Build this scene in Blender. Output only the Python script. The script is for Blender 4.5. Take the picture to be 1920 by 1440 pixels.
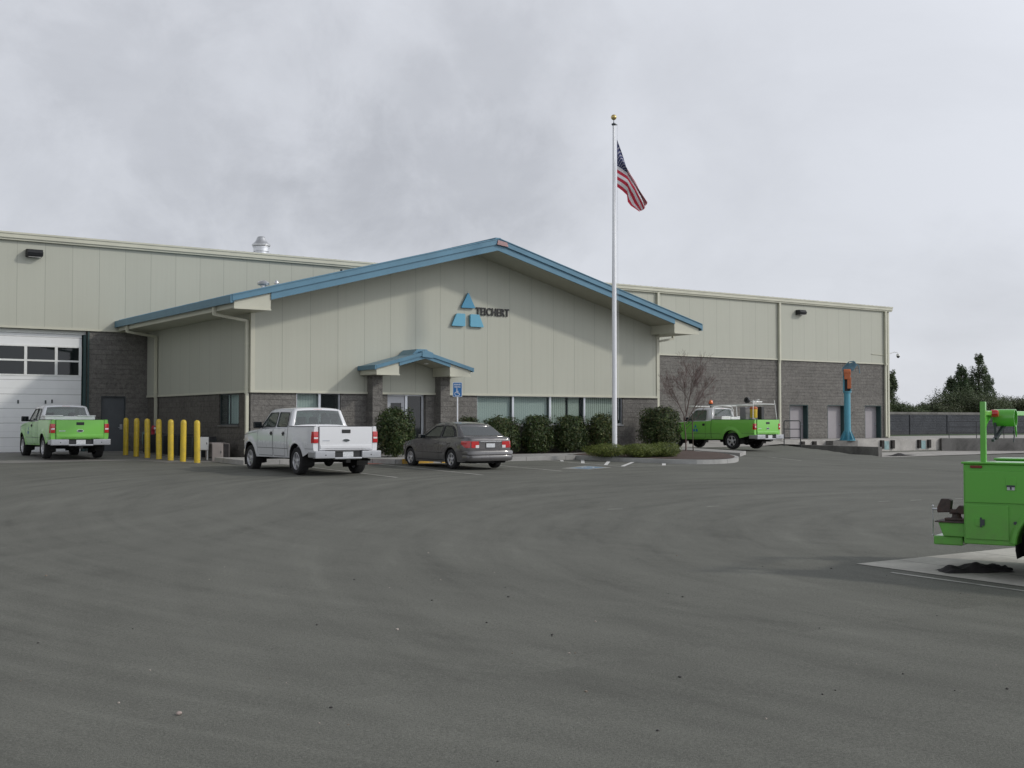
import bpy, bmesh, math, random
from mathutils import Vector, Matrix, noise
R=math.radians
for _o in list(bpy.data.objects): bpy.data.objects.remove(_o)
sc=bpy.context.scene
COL=sc.collection
# ------------------------------------------------------------------ camera
cam=bpy.data.cameras.new('camera'); camo=bpy.data.objects.new('camera',cam); COL.objects.link(camo)
cam.sensor_width=36.0; cam.lens=2230/1920*36; cam.clip_start=.1; cam.clip_end=6000
camo.location=(0,0,1.26)
camo.rotation_euler=(R(90)+math.atan(69/2230),0,-R(34.9))
sc.camera=camo
# ------------------------------------------------------------------ world: overcast with soft cloud banks
SUN_T=Vector((-1.71,1.55,-1.36)).normalized()      # the way the light travels
SUN_EL=math.asin(-SUN_T.z); SUN_AZ=math.atan2(-SUN_T.x,-SUN_T.y)
w=bpy.data.worlds.new("World"); sc.world=w; w.use_nodes=True
nt=w.node_tree; nt.nodes.clear()
def N(t,typ,**kw):
    n=t.nodes.new(typ)
    for k,v in kw.items(): setattr(n,k,v)
    return n
out=N(nt,'ShaderNodeOutputWorld')
sky=N(nt,'ShaderNodeTexSky',sky_type='NISHITA',sun_disc=False,sun_elevation=SUN_EL,sun_rotation=SUN_AZ)
bg1=N(nt,'ShaderNodeBackground'); bg1.inputs[1].default_value=.09
nt.links.new(sky.outputs[0],bg1.inputs[0])
tc=N(nt,'ShaderNodeTexCoord'); sep=N(nt,'ShaderNodeSeparateXYZ'); nt.links.new(tc.outputs['Generated'],sep.inputs[0])
def math_(t,op,a,b=None,c=None,clamp=False):
    n=N(t,'ShaderNodeMath',operation=op); n.use_clamp=clamp
    for i,v in enumerate((a,b,c)):
        if v is None: continue
        if isinstance(v,(int,float)): n.inputs[i].default_value=v
        else: t.links.new(v,n.inputs[i])
    return n.outputs[0]
zz=math_(nt,'ADD',math_(nt,'MAXIMUM',sep.outputs[2],0.0),.30)
comb=N(nt,'ShaderNodeCombineXYZ')
nt.links.new(math_(nt,'DIVIDE',sep.outputs[0],zz),comb.inputs[0]); nt.links.new(math_(nt,'DIVIDE',sep.outputs[1],zz),comb.inputs[1])
def noise_(t,vec,scale,detail=6,rough=.55,dist=0.):
    n=N(t,'ShaderNodeTexNoise'); n.inputs['Scale'].default_value=scale; n.inputs['Detail'].default_value=detail
    n.inputs['Roughness'].default_value=rough; n.inputs['Distortion'].default_value=dist
    t.links.new(vec,n.inputs['Vector']); return n.outputs['Fac']
def ramp_(t,fac,stops,interp='LINEAR'):
    n=N(t,'ShaderNodeValToRGB'); n.color_ramp.interpolation=interp
    e=n.color_ramp.elements
    while len(e)<len(stops): e.new(.5)
    for i,(p,c) in enumerate(stops):
        e[i].position=p; e[i].color=(c,c,c,1) if isinstance(c,(int,float)) else (*c,1)
    t.links.new(fac,n.inputs[0]); return n.outputs[0]
def mix_(t,fac,a,b,blend='MIX'):
    n=N(t,'ShaderNodeMix',data_type='RGBA',blend_type=blend)
    for s,v in ((n.inputs[0],fac),(n.inputs[6],a),(n.inputs[7],b)):
        if isinstance(v,(int,float)): s.default_value=v
        elif isinstance(v,tuple): s.default_value=(*v,1)
        else: t.links.new(v,s)
    return n.outputs[2]
def cam_dir(px,py):
    v=Vector((px-960,-(py-720),-2230)).normalized()
    return (camo.rotation_euler.to_matrix()@v).normalized()
base=noise_(nt,comb.outputs[0],1.6,8,.58,.35)
fine=noise_(nt,tc.outputs['Generated'],11,7,.62,.25)
bank=None
for (px,py,rad,amp) in ((200,190,15,.75),(330,300,8,.85),(60,350,9,.65),(690,320,6,1.0),(850,345,7,.9),(970,330,5,.7),(940,120,6,.62),(790,190,5.5,.66),(1290,170,4.5,.3),(1850,640,6,.35),(1300,420,5,.28),(430,130,7,.4)):
    d=cam_dir(px,py)
    vm=N(nt,'ShaderNodeVectorMath',operation='DISTANCE'); nt.links.new(tc.outputs['Generated'],vm.inputs[0]); vm.inputs[1].default_value=d
    q=math_(nt,'DIVIDE',vm.outputs['Value'],math.sin(R(rad)))
    q=math_(nt,'ADD',q,math_(nt,'MULTIPLY',math_(nt,'SUBTRACT',fine,.5),2.3))
    m=math_(nt,'MULTIPLY',math_(nt,'SMOOTH_MIN',math_(nt,'MAXIMUM',math_(nt,'SUBTRACT',1.15,q),0.0),1.0,.25),amp)
    bank=m if bank is None else math_(nt,'MAXIMUM',bank,m)
tot=math_(nt,'ADD',math_(nt,'MULTIPLY',bank,.52),math_(nt,'MULTIPLY',math_(nt,'SUBTRACT',base,.48),.68),clamp=True)
csky=ramp_(nt,tot,[(0,(.735,.758,.815)),(.25,(.650,.670,.722)),(.55,(.515,.532,.578)),(1,(.43,.445,.48))])
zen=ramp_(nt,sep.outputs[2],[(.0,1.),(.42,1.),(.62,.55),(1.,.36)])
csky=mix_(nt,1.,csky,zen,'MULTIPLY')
vd=N(nt,'ShaderNodeVectorMath',operation='DOT_PRODUCT'); nt.links.new(tc.outputs['Generated'],vd.inputs[0]); vd.inputs[1].default_value=-SUN_T
glow=math_(nt,'ADD',1.,math_(nt,'MULTIPLY',math_(nt,'POWER',math_(nt,'MAXIMUM',vd.outputs['Value'],0.),2.5),1.5))   # thin bright cloud around the veiled sun
csky=mix_(nt,1.,csky,glow,'MULTIPLY')
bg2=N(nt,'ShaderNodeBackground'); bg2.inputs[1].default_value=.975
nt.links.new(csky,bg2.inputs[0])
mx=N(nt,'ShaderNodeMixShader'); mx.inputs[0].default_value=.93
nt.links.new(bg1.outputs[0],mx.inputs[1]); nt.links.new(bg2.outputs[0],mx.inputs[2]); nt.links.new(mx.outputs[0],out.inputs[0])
# ------------------------------------------------------------------ sun through thin cloud
sl=bpy.data.lights.new('sun','SUN'); sl.energy=1.35; sl.angle=R(3.6); sl.color=(1,.95,.87)
so=bpy.data.objects.new('sun',sl); COL.objects.link(so)
so.rotation_euler=SUN_T.to_track_quat('-Z','Y').to_euler()
sc.view_settings.view_transform='Standard'; sc.view_settings.look='None'; sc.view_settings.exposure=0; sc.view_settings.gamma=1
try:
    sc.cycles.max_bounces=8; sc.cycles.transparent_max_bounces=12
except Exception: pass

# ------------------------------------------------------------------ helpers
def tag(o,label=None,cat=None,group=None,kind=None):
    if label: o['label']=label
    if cat: o['category']=cat
    if group: o['group']=group
    if kind: o['kind']=kind
    return o
def empty(name,loc=(0,0,0),rz=0.,label=None,cat=None,group=None,parent=None):
    o=bpy.data.objects.new(name,None); COL.objects.link(o); o.location=loc; o.rotation_euler=(0,0,rz); o.empty_display_size=.3
    if parent: o.parent=parent
    return tag(o,label,cat,group)
class MB:
    def __init__(s): s.v=[]; s.f=[]; s.m=[]
    def add(s,vs,fs,mi=0):
        b=len(s.v); s.v+= [tuple(v) for v in vs]; s.f+=[tuple(b+i for i in f) for f in fs]; s.m+=[mi]*len(fs); return s
    def box(s,x0,x1,y0,y1,z0,z1,mi=0):
        v=[(x,y,z) for z in (z0,z1) for y in (y0,y1) for x in (x0,x1)]
        return s.add(v,[(0,2,3,1),(4,5,7,6),(0,1,5,4),(2,6,7,3),(0,4,6,2),(1,3,7,5)],mi)
    def obox(s,c,ax,ay,az,hx,hy,hz,mi=0):
        c=Vector(c); ax,ay,az=(Vector(a).normalized() for a in (ax,ay,az))
        v=[c+ax*hx*i+ay*hy*j+az*hz*k for k in (-1,1) for j in (-1,1) for i in (-1,1)]
        return s.add(v,[(0,2,3,1),(4,5,7,6),(0,1,5,4),(2,6,7,3),(0,4,6,2),(1,3,7,5)],mi)
    def bar(s,a,b,w,h=None,mi=0,up=(0,0,1)):
        a,b=Vector(a),Vector(b); d=(b-a); u=Vector(up)
        if abs(d.normalized().dot(u))>.98: u=Vector((0,1,0))
        x=d.cross(u).normalized(); z=x.cross(d).normalized()
        return s.obox((a+b)/2,x,d,z,w/2,d.length/2,(h or w)/2,mi)
    def tube(s,pts,r,n=10,mi=0,cap=True):
        pts=[Vector(p) for p in pts]; rs=r if isinstance(r,(list,tuple)) else [r]*len(pts)
        rings=[]; prev=None
        for i,p in enumerate(pts):
            d=(pts[min(i+1,len(pts)-1)]-pts[max(i-1,0)]).normalized()
            ref=prev if prev is not None else (Vector((0,0,1)) if abs(d.z)<.9 else Vector((1,0,0)))
            x=(ref-d*ref.dot(d)).normalized(); prev=x; y=d.cross(x)
            rings.append([p+(x*math.cos(2*math.pi*k/n)+y*math.sin(2*math.pi*k/n))*rs[i] for k in range(n)])
        vs=[v for r_ in rings for v in r_]; fs=[]
        for i in range(len(rings)-1):
            for k in range(n):
                a=i*n+k; b=i*n+(k+1)%n; fs.append((a,b,b+n,a+n))
        if cap: fs.append(tuple(range(n-1,-1,-1))); fs.append(tuple((len(rings)-1)*n+k for k in range(n)))
        return s.add(vs,fs,mi)
    def lathe(s,prof,c=(0,0,0),axis='z',n=24,mi=0,cap=False):
        vs=[];fs=[]
        for (r,h) in prof:
            for k in range(n):
                a=2*math.pi*k/n
                p=(r*math.cos(a),r*math.sin(a),h)
                if axis=='x': p=(p[2],p[0],p[1])
                if axis=='y': p=(p[0],p[2],p[1])
                vs.append((p[0]+c[0],p[1]+c[1],p[2]+c[2]))
        for i in range(len(prof)-1):
            for k in range(n):
                a=i*n+k; b=i*n+(k+1)%n; fs.append((a,b,b+n,a+n))
        if cap: fs.append(tuple(range(n))); fs.append(tuple((len(prof)-1)*n+k for k in range(n)))
        return s.add(vs,fs,mi)
    def prism(s,poly,d,mi=0):       # poly: 3d points in a plane, extruded by vector d
        n=len(poly); d=Vector(d); p=[Vector(q) for q in poly]
        fs=[tuple(range(n)),tuple(range(2*n-1,n-1,-1))]+[(i,i+n,(i+1)%n+n,(i+1)%n) for i in range(n)]
        return s.add(p+[q+d for q in p],fs,mi)
    def grid(s,fn,us,vs_,mi=0,flip=False):
        nu,nv=len(us),len(vs_)
        v=[fn(u,w_) for u in us for w_ in vs_]; fs=[]
        for i in range(nu-1):
            for j in range(nv-1):
                q=(i*nv+j,i*nv+j+1,(i+1)*nv+j+1,(i+1)*nv+j); fs.append(q[::-1] if flip else q)
        return s.add(v,fs,mi)
    def split(s,name,mat,parent=None,**k):
        # one object for every separate lump (lumps whose boxes touch stay together)
        n=len(s.v); p=list(range(n))
        def fd(i):
            while p[i]!=i: p[i]=p[p[i]]; i=p[i]
            return i
        for f in s.f:
            for a in f[1:]: p[fd(a)]=fd(f[0])
        comp={}
        for i in range(n): comp.setdefault(fd(i),[]).append(i)
        C=[[idx,[min(s.v[i][a] for i in idx)-.02 for a in range(3)],[max(s.v[i][a] for i in idx)+.02 for a in range(3)]] for idx in comp.values()]
        merged=True
        while merged:
            merged=False
            for i in range(len(C)):
                for j in range(i+1,len(C)):
                    if all(C[i][1][a]<=C[j][2][a] and C[j][1][a]<=C[i][2][a] for a in range(3)):
                        C[i]=[C[i][0]+C[j][0],[min(x,y) for x,y in zip(C[i][1],C[j][1])],[max(x,y) for x,y in zip(C[i][2],C[j][2])]]; C.pop(j); merged=True; break
                if merged: break
        out=[]
        for idx,_,_ in C:
            st=set(idx); mp={o:k_ for k_,o in enumerate(idx)}
            q=LMB(s.par) if isinstance(s,LMB) else MB()
            q.v=[s.v[i] for i in idx]
            for f,m_ in zip(s.f,s.m):
                if f[0] in st: q.f.append(tuple(mp[i] for i in f)); q.m.append(m_)
            out.append(q.build(name,mat,parent,**k))
        return out
    def build(s,name,mat,parent=None,smooth=False,bevel=0.,bseg=2,merge=False,recalc=True,angle=35):
        me=bpy.data.meshes.new(name); me.from_pydata(s.v,[],s.f)
        mats=mat if isinstance(mat,(list,tuple)) else [mat]
        for m in mats: me.materials.append(m)
        if any(s.m): me.polygons.foreach_set('material_index',s.m)
        if merge or recalc:
            bm=bmesh.new(); bm.from_mesh(me)
            if merge: bmesh.ops.remove_doubles(bm,verts=bm.verts,dist=1e-4)
            if recalc: bmesh.ops.recalc_face_normals(bm,faces=bm.faces)
            bm.to_mesh(me); bm.free()
        o=bpy.data.objects.new(name,me); COL.objects.link(o)
        if parent: o.parent=parent
        if bevel:
            b=o.modifiers.new('b','BEVEL'); b.width=bevel; b.segments=bseg; b.limit_method='ANGLE'; b.angle_limit=R(angle)
        if smooth:
            me.polygons.foreach_set('use_smooth',[True]*len(me.polygons))
            if bevel: 
                wn=o.modifiers.new('wn','WEIGHTED_NORMAL'); wn.keep_sharp=False
            else:
                me.update()
                sharp=[False]*len(me.edges)
                bm=bmesh.new(); bm.from_mesh(me); bm.edges.ensure_lookup_table()
                for e in bm.edges:
                    if len(e.link_faces)==2 and e.calc_face_angle(0)>R(angle+5): e.smooth=False
                bm.to_mesh(me); bm.free()
        return o
class LMB(MB):   # world coordinates, stored relative to a parent empty
    def __init__(s,par,rz=0): super().__init__(); s.par=par
    def build(s,name,mat,parent=None,**k):
        par=parent or s.par; l=s.par.location
        root=s.par
        s.v=[(x-l[0],y-l[1],z-l[2]) for x,y,z in s.v]
        return super().build(name,mat,par,**k)


# ------------------------------------------------------------------ materials
MATS={}
def newmat(name):
    m=bpy.data.materials.new(name); m.use_nodes=True; MATS[name]=m
    b=m.node_tree.nodes['Principled BSDF']; return m,m.node_tree,b
def setc(b,t,c):
    if isinstance(c,tuple): b.inputs['Base Color'].default_value=(*c,1)
    else: t.links.new(c,b.inputs['Base Color'])
def bump_(t,b,h,strength=.3,dist=.01):
    n=N(t,'ShaderNodeBump'); n.inputs['Strength'].default_value=strength; n.inputs['Distance'].default_value=dist
    t.links.new(h,n.inputs['Height']); t.links.new(n.outputs[0],b.inputs['Normal'])
def obj_co(t): return N(t,'ShaderNodeTexCoord').outputs['Object']
def geo_pos(t): return N(t,'ShaderNodeNewGeometry').outputs['Position']
def simple(name,c,rough=.6,metal=0.,var=.0,scale=3.,bump=0.,bscale=40.,coat=0.,spec=None,dirt=None):
    m,t,b=newmat(name); b.inputs['Roughness'].default_value=rough; b.inputs['Metallic'].default_value=metal
    if coat: b.inputs['Coat Weight'].default_value=coat; b.inputs['Coat Roughness'].default_value=.05
    if spec is not None: b.inputs['Specular IOR Level'].default_value=spec
    co=obj_co(t)
    if var:
        f=noise_(t,co,scale,5,.6); f=ramp_(t,f,[(.3,1-var),(.7,1+var)])
        setc(b,t,mix_(t,1.,c,f,'MULTIPLY'))
    else: setc(b,t,c)
    if dirt:
        dc,amt=dirt
        f=ramp_(t,noise_(t,co,6,6,.7),[(.45,0.),(.75,amt)])
        cc=b.inputs['Base Color'].links[0].from_socket if b.inputs['Base Color'].links else c
        setc(b,t,mix_(t,f,cc,dc))
    if bump: bump_(t,b,noise_(t,co,bscale,4,.6),bump,.004)
    return m
def siding(name,c,axis,off,pitch=1.0725):
    m,t,b=newmat(name); b.inputs['Roughness'].default_value=.55
    p=geo_pos(t); s=N(t,'ShaderNodeSeparateXYZ'); t.links.new(p,s.inputs[0])
    u=math_(t,'DIVIDE',math_(t,'SUBTRACT',s.outputs[axis],off),pitch)
    fr=math_(t,'FRACT',u)
    d=math_(t,'ABSOLUTE',math_(t,'SUBTRACT',fr,.5))             # .5 at seam
    seam=ramp_(t,d,[(.485,0.),(.494,1.)])
    fl=N(t,'ShaderNodeTexWhiteNoise',noise_dimensions='1D'); t.links.new(math_(t,'FLOOR',u),fl.inputs['W'])
    pv=math_(t,'ADD',math_(t,'MULTIPLY',fl.outputs['Value'],.035),.982)
    n1=noise_(t,p,.35,5,.6); n2=noise_(t,p,45,2,.5)
    mp=N(t,'ShaderNodeMapping'); mp.inputs['Scale'].default_value=(5,5,.35); t.links.new(p,mp.inputs[0])
    n3=noise_(t,mp.outputs[0],1,5,.7)
    k=math_(t,'MULTIPLY',pv,math_(t,'ADD',.93,math_(t,'MULTIPLY',n1,.10)))
    k=math_(t,'MULTIPLY',k,math_(t,'ADD',.96,math_(t,'MULTIPLY',n3,.07)))
    k=math_(t,'MULTIPLY',k,math_(t,'ADD',.97,math_(t,'MULTIPLY',n2,.06)))
    k=math_(t,'MULTIPLY',k,math_(t,'SUBTRACT',1.,math_(t,'MULTIPLY',seam,.24)))
    mp2=N(t,'ShaderNodeMapping'); mp2.inputs['Scale'].default_value=(9,9,.12); t.links.new(p,mp2.inputs[0])
    stk=ramp_(t,noise_(t,mp2.outputs[0],1,6,.75),[(.50,0.),(.72,.16)])
    cc=mix_(t,1.,c,k,'MULTIPLY'); setc(b,t,mix_(t,stk,cc,(.30,.29,.24)))
    h=math_(t,'SUBTRACT',math_(t,'MULTIPLY',n2,.35),seam)
    bump_(t,b,h,.35,.012)
    return m
def block(name,c,axis):
    m,t,b=newmat(name); b.inputs['Roughness'].default_value=.95; b.inputs['Specular IOR Level'].default_value=.2
    p=geo_pos(t); s=N(t,'ShaderNodeSeparateXYZ'); t.links.new(p,s.inputs[0])
    cb=N(t,'ShaderNodeCombineXYZ'); t.links.new(s.outputs[axis],cb.inputs[0]); t.links.new(s.outputs[2],cb.inputs[1])
    br=N(t,'ShaderNodeTexBrick'); t.links.new(cb.outputs[0],br.inputs['Vector'])
    br.inputs['Scale'].default_value=1; br.inputs['Brick Width'].default_value=.4; br.inputs['Row Height'].default_value=.2
    br.inputs['Mortar Size'].default_value=.007; br.inputs['Mortar Smooth'].default_value=.4; br.inputs['Bias'].default_value=0
    br.inputs['Color1'].default_value=(.93,.93,.93,1); br.inputs['Color2'].default_value=(1.06,1.06,1.05,1); br.inputs['Mortar'].default_value=(.86,.86,.86,1)
    n1=noise_(t,p,7,8,.72,.4); n2=noise_(t,p,28,4,.7); n3=noise_(t,p,.7,4,.6)
    k=mix_(t,1.,br.outputs['Color'],ramp_(t,n1,[(.30,.64),(.5,.98),(.68,1.2)]),'MULTIPLY')
    k=mix_(t,1.,k,ramp_(t,n2,[(.3,.72),(.7,1.25)]),'MULTIPLY')
    k=mix_(t,1.,k,ramp_(t,n3,[(.35,.9),(.65,1.1)]),'MULTIPLY')
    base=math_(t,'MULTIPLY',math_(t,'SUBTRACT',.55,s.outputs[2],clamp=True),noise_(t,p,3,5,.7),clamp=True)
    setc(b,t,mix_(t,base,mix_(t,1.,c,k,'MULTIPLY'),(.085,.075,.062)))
    h=math_(t,'ADD',math_(t,'MULTIPLY',n1,1.),math_(t,'MULTIPLY',n2,.35))
    h=math_(t,'SUBTRACT',h,math_(t,'MULTIPLY',br.outputs['Fac'],.4))
    bump_(t,b,h,.9,.05)
    return m
def paint(name,c,rough=.3,dirt=(.25,.24,.21),amt=.25,coat=.6):
    m,t,b=newmat(name); b.inputs['Roughness'].default_value=rough; b.inputs['Coat Weight'].default_value=coat; b.inputs['Coat Roughness'].default_value=.08
    co=obj_co(t); s=N(t,'ShaderNodeSeparateXYZ'); t.links.new(co,s.inputs[0])
    n=noise_(t,co,5,6,.7)
    low=math_(t,'SUBTRACT',1.05,s.outputs[2],clamp=True)        # road grime thrown up on the lower body
    f=math_(t,'MULTIPLY',math_(t,'MULTIPLY',low,ramp_(t,n,[(.35,.2),(.7,1.)])),amt*2,clamp=True)
    setc(b,t,mix_(t,f,c,dirt))
    r=math_(t,'ADD',rough,math_(t,'MULTIPLY',f,.5)); t.links.new(r,b.inputs['Roughness'])
    return m
def glass(name,tint,tr=.35,rough=.03,ior=1.5,tpc=(.75,.86,.82)):
    m,t,b=newmat(name)
    for l in list(t.links): 
        if l.to_node.type=='OUTPUT_MATERIAL': t.links.remove(l)
    o=[n for n in t.nodes if n.type=='OUTPUT_MATERIAL'][0]
    b.inputs['Base Color'].default_value=(*tint,1); b.inputs['Roughness'].default_value=rough; b.inputs['IOR'].default_value=ior
    tp=N(t,'ShaderNodeBsdfTransparent'); tp.inputs[0].default_value=(*tpc,1)
    lw=N(t,'ShaderNodeLayerWeight'); lw.inputs[0].default_value=.5
    r0=((ior-1)/(ior+1))**2
    fz=math_(t,'ADD',r0,math_(t,'MULTIPLY',math_(t,'POWER',lw.outputs['Facing'],5.),1-r0))
    k=math_(t,'SUBTRACT',tr,math_(t,'MULTIPLY',fz,tr))
    mxx=N(t,'ShaderNodeMixShader'); t.links.new(k,mxx.inputs[0]); t.links.new(b.outputs[0],mxx.inputs[1]); t.links.new(tp.outputs[0],mxx.inputs[2])
    t.links.new(mxx.outputs[0],o.inputs[0]); return m
SID=(.448,.456,.385)
M={}
M['sid_main']=siding('siding_main',SID,0,10.84)
M['sid_front']=siding('siding_front',SID,0,17.23,1.0810)
M['sid_side']=siding('siding_side',SID,1,39.5)
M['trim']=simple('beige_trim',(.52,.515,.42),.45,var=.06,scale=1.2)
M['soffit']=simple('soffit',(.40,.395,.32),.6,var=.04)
M['gutter']=simple('gutter_cream',(.54,.535,.43),.4,var=.07,scale=1.)
M['roofwhite']=simple('roof_sheet',(.62,.63,.62),.35,metal=.2)
M['blue']=simple('blue_metal',(.088,.200,.280),.38,var=.10,scale=1.5,metal=.15)
M['blueroof']=simple('blue_roof',(.10,.22,.305),.38,var=.1,scale=1.,metal=.15)
M['rust']=simple('faded_cap',(.40,.25,.25),.6,var=.25,scale=20)
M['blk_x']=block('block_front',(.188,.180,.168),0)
M['blk_y']=block('block_side_shaded',(.135,.127,.115),1)  # front block colour darkened to carry the shade of the side wall
M['fenceblk']=block('fence_block',(.078,.082,.092),0)
M['white']=simple('white_paint',(.76,.77,.75),.4,var=.05,scale=2,dirt=((.4,.38,.33),.18))
M['doorwhite']=None
M['greydoor']=simple('grey_door',(.095,.105,.115),.5,var=.08)
M['lavdoor']=simple('pale_door',(.32,.30,.315),.5,var=.06,scale=1.5)
M['darkframe']=simple('dark_frame',(.045,.055,.06),.45)
M['teal']=simple('teal_jamb',(.03,.065,.065),.5,var=.1)
M['alu']=simple('aluminium',(.55,.57,.60),.35,metal=.6)
M['steel']=simple('galvanised',(.62,.63,.64),.3,metal=.85,var=.12,scale=8)
M['chrome']=simple('chrome',(.70,.71,.72),.16,metal=.95)
M['bumper']=simple('bumper_silver',(.42,.43,.45),.32,metal=.55,var=.08,scale=6)
M['rim']=simple('rim_alloy',(.66,.66,.68),.35,metal=.5,dirt=((.2,.19,.18),.35))
M['black']=simple('black_plastic',(.016,.017,.019),.55)
M['under']=simple('underbody',(.012,.012,.012),.9)
M['rubber']=simple('rubber',(.020,.020,.021),.85,var=.25,scale=12)
M['red']=simple('red_lens',(.50,.012,.014),.12,coat=1)
M['clear']=simple('clear_lens',(.75,.72,.72),.12,coat=1)
M['amber']=simple('amber_lens',(.85,.16,.02),.15,coat=1)
M['plate']=simple('plate',(.62,.64,.66),.5,var=.25,scale=30)
M['green']=paint('lime_green',(.185,.56,.075),.32,(.22,.24,.12),.2)
M['green2']=paint('utility_green',(.115,.44,.05),.36,(.14,.15,.08),.4)
M['pwhite']=paint('white_body',(.74,.75,.77),.26,(.40,.38,.35),.16)
M['grey']=paint('grey_body',(.088,.085,.087),.24,(.16,.15,.14),.18,coat=.9)
M['tool']=simple('tool_box_aluminium',(.80,.80,.80),.4,metal=.35,var=.06)
M['seat']=simple('seat_fabric',(.10,.095,.09),.9)
M['glass']=glass('car_glass',(.03,.042,.04),.50,ior=2.1)
M['glassdark']=glass('dark_glass',(.010,.014,.016),.12)
M['wglass']=glass('window_glass',(.04,.06,.06),.95,tpc=(.93,.965,.955))
M['rearglass']=glass('rear_screen_glass',(.05,.06,.06),.30,ior=2.9)
M['yellow']=simple('bollard_yellow',(.66,.47,.035),.4,var=.08,scale=4,dirt=((.22,.17,.08),.5))
M['cyan']=simple('crane_blue',(.075,.30,.40),.4,var=.08,dirt=((.2,.25,.25),.2))
M['orange']=simple('hoist_orange',(.50,.14,.05),.45,var=.1)
M['rail']=simple('dark_rail',(.03,.032,.035),.5)
M['bumpblk']=simple('dock_rubber',(.025,.022,.02),.9)
M['logo1']=simple('logo_blue_deep',(.055,.265,.43),.45)
M['logo2']=simple('logo_blue',(.12,.38,.53),.45)
M['signblue']=simple('sign_blue',(.02,.16,.42),.4)
M['signwhite']=simple('sign_white',(.78,.80,.82),.45)
M['letters']=simple('black_letters',(.018,.018,.02),.5)
M['flagred']=simple('flag_red',(.60,.035,.07),.8)
M['flagwhite']=simple('flag_white',(.84,.84,.86),.8)
M['flagblue']=simple('flag_blue',(.035,.045,.13),.8)
M['gold']=simple('gold_ball',(.60,.46,.19),.32,metal=.7)
M['polemetal']=simple('pole_aluminium',(.80,.81,.83),.35,metal=.15,var=.04,scale=2)
M['hvac']=simple('hvac_dark',(.045,.045,.048),.7,var=.2,scale=10)
M['beigebox']=simple('beige_cabinet',(.34,.30,.28),.6,var=.08)
M['tealbox']=simple('teal_cabinet',(.13,.20,.20),.55,var=.1)
M['hydred']=simple('valve_red',(.45,.03,.05),.5)
M['curbyellow']=simple('curb_yellow',(.62,.36,.03),.7,var=.2,scale=8,dirt=((.28,.26,.22),.7))
M['domes']=simple('ramp_brick_red',(.26,.09,.07),.8,var=.15)
M['rag']=simple('dark_tarp',(.022,.020,.021),.85,var=.4,scale=14,bump=.8,bscale=12)
M['vise']=simple('cast_iron',(.07,.055,.05),.65,metal=.3,var=.25,scale=18,dirt=((.16,.07,.05),.5))
M['brown']=simple('bark_twig',(.13,.095,.085),.9,var=.2,scale=10)
M['twig']=simple('red_twig',(.155,.105,.098),.9)
M['trunk']=simple('trunk_bark',(.10,.08,.065),.95,var=.2)
M['blindteal']=None
def blinds(name,c,axis,pitch,depth,bright=1.):
    m,t,b=newmat(name); b.inputs['Roughness'].default_value=.7
    p=geo_pos(t); s=N(t,'ShaderNodeSeparateXYZ'); t.links.new(p,s.inputs[0])
    fr=math_(t,'FRACT',math_(t,'DIVIDE',s.outputs[axis],pitch))
    k=ramp_(t,fr,[(0,1.),(.72,.93),(.80,1-depth),(.92,1-depth),(1.,1.)])
    setc(b,t,mix_(t,1.,c,k,'MULTIPLY')); return m
M['vblind1']=blinds('vertical_blind_closed',(.50,.55,.53),0,.105,.24)
M['vblind2']=blinds('vertical_blind_open',(.52,.56,.50),0,.105,.86)
M['vblind3']=blinds('side_blind',(.62,.72,.72),1,.16,.3)
m,t,b=newmat('rollup_door'); b.inputs['Roughness'].default_value=.42
p=geo_pos(t); s=N(t,'ShaderNodeSeparateXYZ'); t.links.new(p,s.inputs[0])
fr=math_(t,'FRACT',math_(t,'DIVIDE',s.outputs[2],.58))
k=ramp_(t,fr,[(0,.5),(.022,.5),(.035,1.),(.40,1.),(.415,.72),(.435,1.),(.985,1.),(1.,.5)])
k2=ramp_(t,noise_(t,p,1.5,5,.6),[(.3,.95),(.7,1.03)])
setc(b,t,mix_(t,1.,mix_(t,1.,(.80,.81,.81),k,'MULTIPLY'),k2,'MULTIPLY')); M['doorwhite']=m
bump_(t,b,k,.4,.02)
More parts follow.
